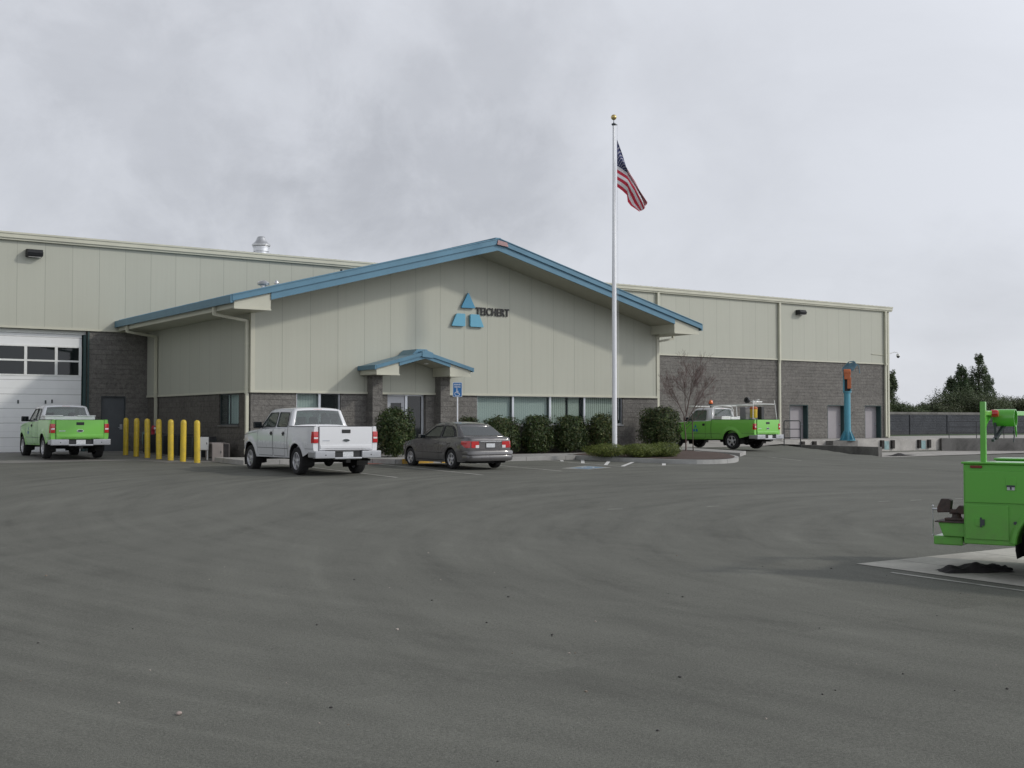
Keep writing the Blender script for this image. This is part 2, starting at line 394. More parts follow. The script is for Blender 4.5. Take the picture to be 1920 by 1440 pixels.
# asphalt: worn, curved tyre sweeps, dust, coarse aggregate
def asphalt():
    m,t,b=newmat('asphalt'); b.inputs['Roughness'].default_value=.88; b.inputs['Specular IOR Level'].default_value=.25
    p=geo_pos(t); s=N(t,'ShaderNodeSeparateXYZ'); t.links.new(p,s.inputs[0])
    def polar(cx,cy,fa,fr_,seed):
        dx=math_(t,'SUBTRACT',s.outputs[0],cx); dy=math_(t,'SUBTRACT',s.outputs[1],cy)
        r=math_(t,'SQRT',math_(t,'ADD',math_(t,'MULTIPLY',dx,dx),math_(t,'MULTIPLY',dy,dy)))
        a=math_(t,'ARCTAN2',dy,dx)
        c=N(t,'ShaderNodeCombineXYZ'); t.links.new(math_(t,'MULTIPLY',r,fr_),c.inputs[0]); t.links.new(math_(t,'MULTIPLY',a,fa),c.inputs[1]); c.inputs[2].default_value=seed
        return noise_(t,c.outputs[0],1.,4,.6,.15)
    A=polar(20.5,7,2.6,1.7,1.3); B=polar(-6,34,2.2,1.25,7.7); C_=polar(22,17,3.6,2.6,3.1); D_=polar(31,3,3.,2.2,5.)
    big=noise_(t,p,.06,4,.6,.6); mid=noise_(t,p,.35,6,.65,.3); sel=noise_(t,p,.05,2,.5)
    selr=ramp_(t,sel,[(.42,0.),(.58,1.)])
    dxa=math_(t,'SUBTRACT',s.outputs[0],20.5); dya=math_(t,'SUBTRACT',s.outputs[1],7.)
    ra_=math_(t,'SQRT',math_(t,'ADD',math_(t,'MULTIPLY',dxa,dxa),math_(t,'MULTIPLY',dya,dya)))
    far_=ramp_(t,math_(t,'MULTIPLY',math_(t,'ADD',ra_,math_(t,'MULTIPLY',big,8.)),.02),[(.36,0.),(.46,1.)])
    arcs=mix_(t,far_,A,mix_(t,selr,C_,B)); arcs=mix_(t,.25,arcs,C_); arcs=mix_(t,.18,arcs,D_)
    k=ramp_(t,arcs,[(.34,.74),(.44,.92),(.5,1.0),(.56,1.07),(.66,1.22)])
    k=mix_(t,1.,k,ramp_(t,big,[(.3,.93),(.7,1.07)]),'MULTIPLY')
    k=mix_(t,1.,k,ramp_(t,mid,[(.25,.90),(.5,1.),(.78,1.11)]),'MULTIPLY')
    n1=noise_(t,p,55,3,.7); n2=noise_(t,p,190,2,.6)
    k=mix_(t,1.,k,ramp_(t,n1,[(.28,.72),(.5,1.),(.72,1.3)]),'MULTIPLY')
    k=mix_(t,1.,k,ramp_(t,n2,[(.25,.6),(.5,1.),(.78,1.5)]),'MULTIPLY')
    vo=N(t,'ShaderNodeTexVoronoi'); vo.inputs['Scale'].default_value=26; t.links.new(p,vo.inputs['Vector'])
    wn=ramp_(t,vo.outputs['Distance'],[(.04,1.),(.075,0.)])
    sepc=N(t,'ShaderNodeSeparateColor'); t.links.new(vo.outputs['Color'],sepc.inputs[0])
    pick=ramp_(t,sepc.outputs[0],[(.93,0.),(.95,1.)])
    st=math_(t,'MULTIPLY',wn,pick)
    base=mix_(t,1.,(.139,.141,.123),k,'MULTIPLY')
    lightdark=mix_(t,ramp_(t,sepc.outputs[1],[(.45,0.),(.55,1.)]),(.04,.04,.04),(.38,.37,.34))
    base=mix_(t,math_(t,'MULTIPLY',st,.6),base,lightdark)
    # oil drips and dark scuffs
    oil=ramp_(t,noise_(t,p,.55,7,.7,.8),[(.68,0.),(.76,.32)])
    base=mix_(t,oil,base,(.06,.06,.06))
    setc(b,t,base)
    h=math_(t,'ADD',n1,math_(t,'MULTIPLY',n2,.6)); bump_(t,b,h,.55,.008)
    return m
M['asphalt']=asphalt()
def concrete(name,c,scale=1.,stain=.3,joint=None):
    m,t,b=newmat(name); b.inputs['Roughness'].default_value=.88; b.inputs['Specular IOR Level'].default_value=.25
    p=geo_pos(t)
    k=ramp_(t,noise_(t,p,.6*scale,6,.65,.4),[(.3,1-stain),(.6,1.05),(.8,1.1)])
    k=mix_(t,1.,k,ramp_(t,noise_(t,p,14*scale,5,.7),[(.3,.88),(.7,1.1)]),'MULTIPLY')
    base=mix_(t,1.,c,k,'MULTIPLY')
    if joint:
        s=N(t,'ShaderNodeSeparateXYZ'); t.links.new(p,s.inputs[0])
        for ax,pp in joint:
            fr=math_(t,'FRACT',math_(t,'DIVIDE',s.outputs[ax],pp)); d=math_(t,'ABSOLUTE',math_(t,'SUBTRACT',fr,.5))
            base=mix_(t,ramp_(t,d,[(.5-.012/pp*1.5,0.),(.5-.006/pp,.7)]),base,(.10,.095,.09))
    setc(b,t,base); bump_(t,b,noise_(t,p,60,3,.6),.3,.004); return m
M['conc']=concrete('concrete',(.37,.365,.35),1.,.22,[(0,1.8),(1,2.4)])
M['curb']=concrete('curb_concrete',(.40,.40,.385),2.,.25,[(0,3.05)])
M['apron']=concrete('apron_concrete',(.235,.23,.215),.8,.3,[(0,4.5),(1,4.5)])
M['slab']=concrete('slab_concrete',(.48,.465,.42),.9,.4,[(0,1.6)])
M['dock']=concrete('dock_concrete',(.42,.405,.38),1.4,.3)
M['retain']=concrete('retaining_concrete',(.19,.185,.175),1.6,.45)
M['line']=concrete('worn_paint',(.46,.455,.42),4.,.5)
M['line2']=concrete('white_line_paint',(.68,.68,.66),4.,.25)
M['ada']=concrete('blue_pavement_paint',(.20,.30,.40),5.,.35)
M['mulch']=simple('mulch',(.078,.052,.042),.95,var=.5,scale=25,bump=1.,bscale=30)
M['soil']=simple('bed_soil',(.07,.05,.042),.95,var=.4,scale=20,bump=1.,bscale=30)
M['grass']=simple('grass_verge',(.050,.085,.030),.95,var=.4,scale=4,bump=1.,bscale=25)
def leafmat(name,cols,sc_=1.):
    m,t,b=newmat(name); b.inputs['Roughness'].default_value=.55; b.inputs['Specular IOR Level'].default_value=.35
    g=N(t,'ShaderNodeNewGeometry')
    c=ramp_(t,g.outputs['Random Per Island'],[(i/(len(cols)-1) if len(cols)>1 else 0,c) for i,c in enumerate(cols)])
    f=ramp_(t,noise_(t,g.outputs['Position'],2.2*sc_,3,.6),[(.3,.6),(.7,1.35)])
    oi=N(t,'ShaderNodeObjectInfo'); ov=ramp_(t,oi.outputs['Random'],[(0,(.78,.86,.70)),(.5,(1.,1.,.95)),(1,(1.22,1.12,1.05))])
    cc=mix_(t,1.,mix_(t,1.,c,f,'MULTIPLY'),ov,'MULTIPLY'); setc(b,t,cc)
    b.inputs['Subsurface Weight'].default_value=0
    tr=N(t,'ShaderNodeBsdfTranslucent'); t.links.new(cc,tr.inputs[0])
    mm=N(t,'ShaderNodeMixShader'); mm.inputs[0].default_value=.22
    o=[n for n in t.nodes if n.type=='OUTPUT_MATERIAL'][0]
    t.links.new(b.outputs[0],mm.inputs[1]); t.links.new(tr.outputs[0],mm.inputs[2]); t.links.new(mm.outputs[0],o.inputs[0]); return m
M['leaf']=leafmat('shrub_leaves',[(.030,.058,.018),(.048,.082,.024),(.026,.045,.018),(.075,.11,.035),(.040,.070,.022),(.085,.070,.032),(.17,.21,.08)])
M['leaf2']=leafmat('low_hedge_leaves',[(.095,.14,.03),(.15,.19,.045),(.06,.10,.024),(.21,.23,.06)])
M['conifer']=leafmat('conifer_needles',[(.055,.085,.05),(.072,.108,.056),(.095,.125,.065),(.06,.09,.054)],.2)
M['oak']=leafmat('far_tree_leaves',[(.07,.10,.055),(.095,.12,.062),(.11,.125,.07),(.075,.095,.055)],.2)
CREST=[(49.6,45.2),(47.8,42.3),(43.9,36.5),(41.3,32.0),(44,30.6),(52,30.2),(64,30.0),(76,31),(88,34)]
def zg(x,y):
    z=.013*(max(min(y,50),-60)-50)
    if 41.2<x<88 and 29.9<y<46.7:
        best=1e9; sg=0
        for (ax,ay),(bx_,by_) in zip(CREST,CREST[1:]):
            dx,dy=bx_-ax,by_-ay; t_=max(0,min(1,((x-ax)*dx+(y-ay)*dy)/(dx*dx+dy*dy)))
            d=math.hypot(x-ax-dx*t_,y-ay-dy*t_)
            if d<best-1e-9: best=d; sg=dx*(y-ay)-dy*(x-ax)
        if sg>0: z-=.52*min(1,best/4.1)**.72
    return z
def zg_old(x,y):
    z=.013*(max(min(y,50),-60)-50)
    def ss(a,b_,v):
        q=max(0,min(1,(v-a)/(b_-a))); return q*q*(3-2*q)
    sx=ss(45.5,51.5,x)*(1-ss(72,86,x))
    sy=(1-ss(40.,45.3,y)) if y>40 else ss(27.,39.6,y)
    return z-.50*sx*sy
# ================================================================== SETTING
def frange(a,b,n): return [a+(b-a)*i/n for i in range(n+1)]
def ground_z(x,y):
    if 51.3<x<79 and 39.95<y<46.6: return -.69
    if y>=46.6 and x>51.3: return min(zg(x,y),-.05)
    return zg(x,y)
gx=sorted(set([-900,-400,-150,-60,-40]+frange(-30,44,37)+[44.4+.5*i for i in range(92)]+[51.31,65.6,92,100,120,180,400,900,2500]))
gy=sorted(set([-300,-60,-30,-20]+frange(-10,26,18)+[26.5+.48*i for i in range(28)]+[39.94,39.96,40.6,41.3,42,42.7,43.4,44.1,44.8,45.4,46,46.6,46.62,48,50,60,80,150,400,1200,3500]))
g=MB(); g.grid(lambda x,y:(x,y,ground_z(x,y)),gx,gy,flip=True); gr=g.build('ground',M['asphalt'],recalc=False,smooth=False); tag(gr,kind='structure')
def sheet(name,poly,dz,mat,skirt=0.,sub=None,zf=zg,kind='structure'):
    """flat polygon following the ground, dz above it; optional vertical skirt down"""
    bm=bmesh.new(); vs=[bm.verts.new((x,y,0)) for x,y in poly]; bm.faces.new(vs)
    xs=[p[0] for p in poly]; ys=[p[1] for p in poly]; st=sub or 1.2
    x=math.floor(min(xs))+st/2
    while x<max(xs):
        bmesh.ops.bisect_plane(bm,geom=bm.verts[:]+bm.edges[:]+bm.faces[:],plane_co=(x,0,0),plane_no=(1,0,0)); x+=st
    y=math.floor(min(ys))+st/2
    while y<max(ys):
        bmesh.ops.bisect_plane(bm,geom=bm.verts[:]+bm.edges[:]+bm.faces[:],plane_co=(0,y,0),plane_no=(0,1,0)); y+=st
    for f in bm.faces:
        if f.normal.z<0: f.normal_flip()
    if skirt:
        be=[e for e in bm.edges if len(e.link_faces)==1]
        ex=bmesh.ops.extrude_edge_only(bm,edges=be)
        nv=[v for v in ex['geom'] if isinstance(v,bmesh.types.BMVert)]
        low=set(nv)
    else: low=set()
    for v in bm.verts: v.co.z=zf(v.co.x,v.co.y)+dz-(skirt if v in low else 0)
    bmesh.ops.recalc_face_normals(bm,faces=bm.faces)
    if sum(f.normal.z*f.calc_area() for f in bm.faces if abs(f.normal.z)>.5)<0: bmesh.ops.reverse_faces(bm,faces=bm.faces)
    me=bpy.data.meshes.new(name); bm.to_mesh(me); bm.free(); me.materials.append(mat)
    o=bpy.data.objects.new(name,me); COL.objects.link(o)
    if kind: o['kind']=kind
    return o
# concrete apron in front of the roll-up door
sheet('apron',[(-40,41.6),(9.8,40.9),(12.9,41.2),(13.3,39.2),(16.0,38.3),(16.0,50.),(-40,50.)],.006,M['apron'])
# pale concrete yard beside the warehouse
def yz(x,y):
    def ss(a,b_,v):
        q=max(0,min(1,(v-a)/(b_-a))); return q*q*(3-2*q)
    return zg(x,y)+(.13-zg(x,y))*ss(43,50.5,x)*ss(42.6,47,y)
sheet('yard_pavement',[(34.9,43.6),(40,43.4),(46,43.6),(50.98,45.2),(50.98,50.),(34.9,50.)],.012,M['dock'],zf=yz)
# raised walk in front of the office, with kerb face
walk=[(14.95,36.65),(19.0,36.55),(19.75,35.25),(23.2,35.22),(27.45,35.2),(27.55,35.7),(29.3,36.6),(29.7,37.35),(16.02,37.35),(16.02,38.84),(14.95,39.2)]
sheet('walk',walk,.15,M['conc'],skirt=.4)
sheet('planting_bed',[(16.02,37.36),(20.0,37.36),(20.2,38.84),(16.02,38.84)],.13,M['soil'],skirt=.2)
sheet('planting_bed',[(24.1,37.36),(29.72,37.36),(36.0,37.4),(36.0,38.4),(34.86,38.84),(24.1,38.84)],.13,M['soil'],skirt=.2)
sheet('entrance_walk',[(20.21,37.36),(24.09,37.36),(24.09,38.84),(20.21,38.84)],.151,M['conc'],skirt=.2)
# kerb ramp with brick-red tactile strip and yellow kerb
rp=MB()
for (a,b_) in (((19.08,36.40),(19.55,35.62)),):
    rp.add([(a[0]-.05,a[1]-.1,zg(*a)+.004),(b_[0]-.05,b_[1]-.1,zg(*b_)+.004),(b_[0]-.62,b_[1]-.42,zg(*b_)+.002),(a[0]-.62,a[1]-.42,zg(*a)+.002)],[(0,1,2,3)])
o=rp.build('tactile_strip',M['domes']); tag(o,kind='structure')
yc=MB()
for (x0,x1) in ((20.05,21.25),(21.6,23.15)):
    z=zg(20,35.2); yc.box(x0,x1,35.20-.012,35.245,z-.02,z+.158)
o=yc.build('yellow_kerb_paint',M['curbyellow']); tag(o,kind='structure')
# planted island with rounded kerb
def chaikin(p,n=2,closed=True):
    for _ in range(n):
        q=[]
        for i in range(len(p)):
            a=p[i]; b_=p[(i+1)%len(p)]; q.append((a[0]*.75+b_[0]*.25,a[1]*.75+b_[1]*.25)); q.append((a[0]*.25+b_[0]*.75,a[1]*.25+b_[1]*.75))
        p=q
    return p
isl=[(27.50,36.3),(27.52,34.4),(27.95,32.6),(28.75,30.55),(29.6,30.15),(30.7,30.35),(31.9,31.15),(33.1,32.35),(34.3,34.2),(34.9,35.8),(35.6,37.3),(35.6,37.36),(29.75,37.34),(29.4,36.6)]
islc=chaikin(isl)
sheet('island_kerb',islc,.15,M['curb'],skirt=.4,sub=3)
cx_=sum(p[0] for p in islc)/len(islc); cy_=sum(p[1] for p in islc)/len(islc)
inner=[(cx_+(x-cx_)*.93,cy_+(y-cy_)*.955) for x,y in islc]
def isl_z(x,y): return zg(x,y)+.10*max(0,1-(((x-31.5)/3.4)**2+((y-35.3)/2.9)**2))+.012*noise.noise((x*3,y*3,0))
sheet('mulch_bed',inner,.162,M['mulch'],sub=.5,zf=isl_z)
# second walk beside the parked utility pickup
sheet('side_walk',[(35.62,37.2),(35.4,34.5),(37.3,36.0),(37.9,40.0),(38.0,43.55),(34.9,43.55),(34.9,38.9),(36.02,38.5),(36.02,37.38)],.15,M['conc'],skirt=.4)
# parking markings
def stripe(name,a,b_,wd,mat,dz=.005):
    a=Vector(a);b_=Vector(b_); d=(b_-a).normalized(); n_=Vector((-d.y,d.x))*wd/2
    return sheet(name,[tuple(a+n_),tuple(b_+n_),tuple(b_-n_),tuple(a-n_)],dz,mat,sub=1.5)
stripe('parking_line',(16.35,36.5),(15.95,28.3),.10,M['line'])
stripe('parking_line',(19.12,35.15),(18.68,28.2),.10,M['line'])
stripe('parking_line',(22.45,35.15),(22.0,28.9),.10,M['line'])
stripe('parking_line',(26.05,35.1),(25.5,30.28),.10,M['line'])
stripe('parking_line',(25.5,30.28),(28.7,30.0),.10,M['line'])
stripe('hatch_line',(25.75,32.6),(27.55,34.9),.13,M['line2'],.009)
stripe('hatch_line',(25.62,31.2),(27.75,33.6),.13,M['line2'],.009)
stripe('hatch_line',(25.6,30.3),(28.05,32.6),.14,M['line2'],.009)
stripe('hatch_line',(27.3,30.15),(28.35,31.3),.13,M['line2'],.009)
stripe('hatch_line',(26.0,34.1),(26.6,34.95),.12,M['line2'],.009)
sheet('accessible_marking',[(23.0,30.25),(24.7,31.15),(24.85,29.95),(23.35,29.25)],.005,M['line'],sub=3)
sheet('accessible_marking',[(23.3,30.17),(24.55,30.85),(24.66,30.02),(23.5,29.5)],.009,M['ada'],sub=3)
# wheelchair symbol laid in white on the blue square
am=MB()
def adapt(u,v): return (23.98+u*.34-v*.16*1.0, 30.14+u*.2+v*.33)
def flatseg(mb,p,q,wd,dz=.013):
    p=Vector(p);q=Vector(q); d=(q-p).normalized(); n_=Vector((-d.y,d.x))*wd/2
    mb.add([(c.x,c.y,zg(c.x,c.y)+dz) for c in (p+n_,q+n_,q-n_,p-n_)],[(0,1,2,3)])
for a,b_ in (((0,.9),(0,.2)),((0,.2),(.5,.2)),((.5,.2),(.75,-.4)),((0,.5),(.4,.5))): flatseg(am,adapt(*a),adapt(*b_),.05)
pts=[adapt(.05+.55*math.cos(t_),-.05+.55*math.sin(t_)) for t_ in [R(a) for a in range(110,350,24)]]
for a,b_ in zip(pts,pts[1:]): flatseg(am,a,b_,.05)
o=am.build('accessible_symbol',M['line2'],recalc=False); tag(o,kind='structure')
random.seed(4)
for i,(a,b_) in enumerate((((6.1,21.2),(8.48,19.7)),((8.9,19.5),(12.61,17.95)),((13.0,17.85),(19.95,16.3)),((20.4,16.2),(27.,15.2)))):
    a=Vector(a);b_=Vector(b_); L=(b_-a).length; n_=int(L/1.1)
    for k in range(n_):
        if random.random()<.45: continue
        p=a.lerp(b_,(k+random.random()*.3)/n_); q=a.lerp(b_,(k+.25+random.random()*.35)/n_)
        stripe('worn_line',p,q,.05,M['line'])
stripe('faint_line',(36.2,33.7),(34.75,30.7),.07,M['line']); stripe('faint_line',(37.4,30.4),(36.8,31.8),.08,M['line'])
# slab under the service truck + painted line beside it
sheet('slab',[(12.02,9.74),(12.08,3.0),(20,2.8),(20,9.66)],.006,M['slab'])
stripe('slab_line',(11.74,9.0),(11.82,3.0),.07,M['line'])

# ------------------------------------------------------------------ dock area
dk=MB()
dk.box(51.1,65.6,46.5,49.99,-1.3,.14)
o=dk.build('dock_platform',M['dock'],bevel=.02); tag(o,kind='structure')
o=MB().add([(65.6,46.5,.14),(90,29.6,.14),(260,20,.14),(260,59.9,.14),(65.6,59.9,.14)],[(0,1,2,3,4)]).build('terrace',M['dock'],recalc=False); tag(o,kind='structure')
o=MB().add([(66,55.4,.15),(260,53,.15),(260,59.8,.15),(66,59.8,.15)],[(0,1,2,3)]).build('grass_strip',M['grass'],recalc=False); tag(o,kind='structure')
wf=MB(); wf.add([(51.32,39.94,-.645),(65.6,40.75,-.645),(74.3,40.4,-.645),(65.62,46.45,-.645),(51.32,46.5,-.645)],[(0,1,2,3,4)])
o=wf.build('well_floor',M['dock'],recalc=False); tag(o,kind='structure')
ww=MB(); ww.prism([(51.02,39.86,-1.3),(51.02,39.86,-.10),(51.02,46.49,-.06),(51.02,46.49,-1.3)],(.30,0,0))
o=ww.build('dock_well_wall',M['retain'],bevel=.015); tag(o,'low grey concrete retaining wall along the left side of the loading dock well','retaining wall')
rw=MB(); d_=Vector((24.4,-16.9,0)).normalized(); n_=Vector((d_.y,-d_.x,0))
a=Vector((65.62,46.5,0)); b_=a+d_*30
rw.prism([(a.x,a.y,-1.3),(a.x,a.y,.16),(b_.x,b_.y,.16),(b_.x,b_.y,-1.3)],tuple(-n_*-.3) if n_.y<0 else tuple(n_*-.3))
o=rw.build('ramp_wall',M['retain'],bevel=.015); tag(o,'grey concrete retaining wall with dark handrail on top, right of the dock face','retaining wall')
hr=empty('handrail',(65.9,46.4,.15),0,'dark steel three-rail handrail on top of the right retaining wall','handrail')
P0=Vector((.35,-.12,0))
ps=MB(); rl=MB()
Lr=9.2
for i in range(6):
    p=P0+d_*(i*1.75); q=MB().tube([tuple(p),tuple(p+Vector((0,0,1.07)))],.024,8); q.build('post',M['rail'],hr,recalc=False)
for z in (.36,.72,1.07):
    MB().tube([tuple(P0+Vector((0,0,z))),tuple(P0+d_*8.75+Vector((0,0,z)))],.022,8).build('rail',M['rail'],hr,recalc=False)
bumplab=['leftmost','second','third','fourth','fifth','sixth','seventh','rightmost']
bx0=None
for i,x in enumerate((52.7,53.7,56.25,57.2,59.8,60.8,63.4,64.4)):
    q=MB(); q.box(x-.13,x+.13,46.36,46.497,-.44,.08); 
    for zz_ in (-.34,-.04): q.box(x-.09,x+.09,46.345,46.36,zz_-.03,zz_+.03)
    if i==0: bx0=q.build('dock_bumper',M['bumpblk'],bevel=.012); o=bx0
    else: o=q.build('dock_bumper',M['bumpblk'],bevel=.012)
    tag(o,bumplab[i]+' black rubber bumper on the pale loading dock face','dock bumper','rubber bumpers on the dock face')
for x in (60.3,63.9):
    o=MB().box(x-.22,x+.22,46.488,46.4975,-.5,.02).build('paint_patch',concrete('faded_teal_paint_%d'%int(x),(.27,.39,.40),3,.35)); tag(o,kind='structure')
o=MB().box(54.75,56.95,45.95,46.495,-1.2,.10).build('crane_footing',M['retain'],bevel=.02); tag(o,'grey concrete footing block in front of the dock edge under the blue crane','footing')

# ================================================================== WAREHOUSE
wh=empty('warehouse',(40,60,0),0,'long beige panelled warehouse with grey block base behind the office','building')
def P(mb,name,mat,parent,off=(0,0,0),**k):
    o=mb.build(name,mat,parent,**k); return o
W=lambda: LMB(wh)
q=W(); q.box(-60,65.13,50.0,50.3,4.97,8.55); q.box(64.83,65.13,50.3,90,4.97,8.55); q.box(-60,64.83,89.7,90,4.97,8.55); q.build('siding_wall',M['sid_main'])
DOORS=[(6.0,13.63,0,4.93),(14.2,15.21,0,2.28),(55.65,57.33,.14,2.25),(59.12,60.85,.14,2.25),(62.73,64.39,.14,2.25)]
q=W(); x=-60
for (a,b_,z0,z1) in DOORS:
    q.box(x,a,50.04,50.5,-1,4.97); 
    if z1<4.9: q.box(a,b_,50.04,50.5,z1,4.97)
    if z0>0: q.box(a,b_,50.04,50.5,-1,z0)
    x=b_
q.box(x,65.10,50.04,50.5,-1,4.97); q.box(64.86,65.10,50.5,89.9,-1,4.97); q.build('block_wall',M['blk_x'])
q=W(); q.box(-60,5.9,49.96,50.0,4.95,5.02); q.box(5.9,65.15,49.955,49.998,4.95,5.03); q.box(65.0,65.16,49.95,50.12,5.03,8.5); q.box(65.0,65.16,49.96,50.12,-.1,4.95); q.build('flashing',M['trim'])
q=W(); q.box(-60,65.35,49.80,49.995,8.52,8.70); q.box(-60,65.37,49.77,49.83,8.68,8.75); q.box(-60,65.35,49.86,49.996,8.44,8.52); q.build('gutter',M['gutter'])
q=W(); q.add([(-60,49.82,8.74),(65.4,49.82,8.74),(65.4,70,9.92),(-60,70,9.92),(-60,90.2,8.74),(65.4,90.2,8.74)],[(0,1,2,3),(3,2,5,4)])
for i in range(300):
    x=-56+i*.406
    if 12<x<65: q.box(x-.012,x+.012,49.80,49.95,8.75,8.775)
q.build('roof',M['roofwhite'],recalc=False)
for x in (44.8,54.66,64.72):
    q=W(); q.box(x-.07,x+.07,49.84,49.96,4.95,8.45)
    q.add([(x-.07,49.84,4.95),(x+.07,49.84,4.95),(x+.07,49.96,4.95),(x-.07,49.96,4.95),(x-.07,49.87,4.8),(x+.07,49.87,4.8),(x+.07,50.0,4.8),(x-.07,50.0,4.8)],[(0,1,5,4),(1,2,6,5),(2,3,7,6),(3,0,4,7)])
    q.box(x-.07,x+.07,49.88,50.0,.22,4.8)
    for zz_ in (1.5,3.3,6.,7.6): q.box(x-.085,x+.085,49.83 if zz_>5 else 49.87,49.99,zz_,zz_+.04)
    q.tube([(x,49.94,.3),(x,49.90,.2),(x,49.7,.13+(0.05))],.06,8); q.build('downspout',M['gutter'])
# roll-up door
dr=LMB(wh)
dr.box(6.1,13.45,50.26,50.30,-.15,3.07); dr.box(6.1,13.45,50.26,50.30,4.32,4.78)
rd=dr.build('roll_up_door',M['doorwhite'])
q=W()
xs=[13.58-1.14*i for i in range(7)]
q.box(6.1,13.45,50.24,50.30,3.07,3.13); q.box(6.1,13.45,50.24,50.30,3.66,3.73); q.box(6.1,13.45,50.24,50.30,4.25,4.32)
for x in (13.45,12.50,11.32,10.14,8.96,7.78,6.6): q.box(x-.11,x,50.241,50.299,3.13,3.66); q.box(x-.11,x,50.241,50.299,3.73,4.25)
q.build('window_frame',M['white'],wh).parent=rd
xs=[13.34,12.50-.0,11.32,10.14,8.96,7.78]
for z0,z1 in ((3.13,3.66),(3.73,4.25)):
    for xa,xb in ((12.50,13.34),(11.32,12.39),(10.14,11.21),(8.96,10.03),(7.78,8.85)):
        o=LMB(wh).box(xa,xb,50.272,50.278,z0,z1).build('pane',M['glassdark']); o.parent=rd
o=W().box(6.1,13.6,50.6,50.7,-.1,4.9).build('dark_interior',M['under'])
q=W(); q.box(13.50,13.60,50.12,50.32,-.2,4.80); q.build('door_jamb',M['teal'])
q=W(); q.box(6.0,13.6,50.22,50.34,4.79,4.94); q.build('door_header',M['white'])
q=W(); q.box(13.63,13.69,50.0,50.06,-.2,4.94); q.build('corner_guard',M['teal'])
for x,z in ((11.0,2.02),(12.05,2.02),(12.3,2.05),(11.9,1.5)):
    W().box(x-.03,x+.03,50.235,50.262,z-.07,z+.07).build('door_latch',M['darkframe']).parent=rd
# personnel door and the three dock doors
q=W(); q.box(14.24,15.17,50.14,50.19,-.1,2.24); pd=q.build('door',M['greydoor'])
q=W(); q.tube([(15.05,50.13,.98),(15.05,50.06,.98),(14.92,50.06,.98)],.014,6); q.box(15.0,15.1,50.12,50.14,.9,1.12); q.build('handle',M['alu']).parent=pd
q=W(); q.box(14.2,14.24,50.05,50.2,-.1,2.28); q.box(15.17,15.21,50.05,50.2,-.1,2.28); q.box(14.24,15.17,50.05,50.2,2.24,2.28); q.build('door_frame',M['darkframe'])
for (a,b_,z0,z1) in DOORS[2:]:
    q=W(); q.box(a+.02,b_-.02,50.42,50.46,z0,z1-.02)
    dd=q.build('dock_door',M['lavdoor'])
    q=W(); q.box(a,a+.05,50.05,50.47,z0,z1); q.box(b_-.05,b_,50.05,50.47,z0,z1); q.box(a+.05,b_-.05,50.05,50.47,z1-.04,z1); q.build('door_frame',M['teal']).parent=dd
    q=W(); q.box(b_-.25,b_-.12,50.38,50.415,1.0,1.1); q.build('handle',M['alu']).parent=dd

# ================================================================== OFFICE
of=empty('office_building',(25.4,42,0),0,'beige gabled office with blue roof edges, grey block base and porch','building')
O=lambda: LMB(of)
AX,AZ,SL=25.35,8.17,.2625
top=lambda x,c=0: AZ-SL*abs(x-AX)-c
q=O(); X0,X1=16.08,34.85
q.prism([(X0,38.8,2.28),(X1,38.8,2.28),(X1,38.8,top(X1,.42)),(AX,38.8,top(AX,.42)),(X0,38.8,top(X0,.42))],(0,.2,0)); q.build('front_siding',M['sid_front'])
q=O(); q.box(X0,X0+.2,39.0,49.99,2.28,top(X0,.42)); q.box(X1-.2,X1,39.0,49.99,2.28,top(X1,.42)); q.split('side_siding',M['sid_side'])
OP=[(17.81,19.54,1.1),(21.47,23.12,-1),(25.44,32.85,1.1)]
q=O(); x=X0+.02
for a,b_,z0 in OP:
    q.box(x,a,38.85,39.25,-1,2.28)
    if z0>0: q.box(a,b_,38.85,39.25,-1,z0)
    x=b_
q.box(x,X1-.02,38.85,39.25,-1,2.28); q.split('front_block_wall',M['blk_x'])
q=O(); q.box(X0+.03,X0+.35,39.25,39.95,-1,2.28); q.box(X0+.03,X0+.35,39.95,41.85,-1,1.1); q.box(X0+.03,X0+.35,41.85,49.98,-1,2.28); q.box(X1-.35,X1-.03,39.25,49.98,-1,2.28); q.split('side_block_wall',M['blk_y'])
q=O(); q.box(X0-.03,X1+.03,38.76,38.80,2.24,2.32); q.box(X0-.03,X0,38.8,49.98,2.24,2.32); q.box(X1,X1+.03,38.8,49.98,2.24,2.32)
q.box(X0-.025,X0+.13,38.765,38.80,2.32,5.0); q.box(X1-.13,X1+.03,38.765,38.80,2.32,5.0); q.box(X0-.026,X0,38.80,38.93,2.32,4.97); q.build('corner_flashing',M['trim'])
# front rake: two stepped blue bands
def rake(mb,ax,az,sl,x0,x1,ca,cb,y0,y1):
    t_=lambda x,c: az-sl*abs(x-ax)-c
    for a,b_ in ((x0,ax),(ax,x1)):
        if b_-a<=0: continue
        mb.prism([(a,y0,t_(a,cb)),(b_,y0,t_(b_,cb)),(b_,y0,t_(b_,ca)),(a,y0,t_(a,ca))],(0,y1-y0,0))
q=O(); rake(q,AX,AZ,SL,14.76,35.92,0,.19,37.20,37.30); rake(q,AX,AZ,SL,16.15,34.42,.19,.215,37.245,37.31);  rake(q,AX,AZ,SL,16.15,34.42,.215,.43,37.27,37.33)
rake(q,AX,AZ,SL,14.76,35.92,-.03,0,37.17,37.32)
q.build('rake_fascia',M['blue'])
q=O()
for a,b_ in ((14.76,AX),(AX,35.92)):
    q.prism([(a,37.30,top(a,.06)),(b_,37.30,top(b_,.06)),(b_,37.30,top(b_,.0)),(a,37.30,top(a,.0))],(0,12.68,0))
n_r=30
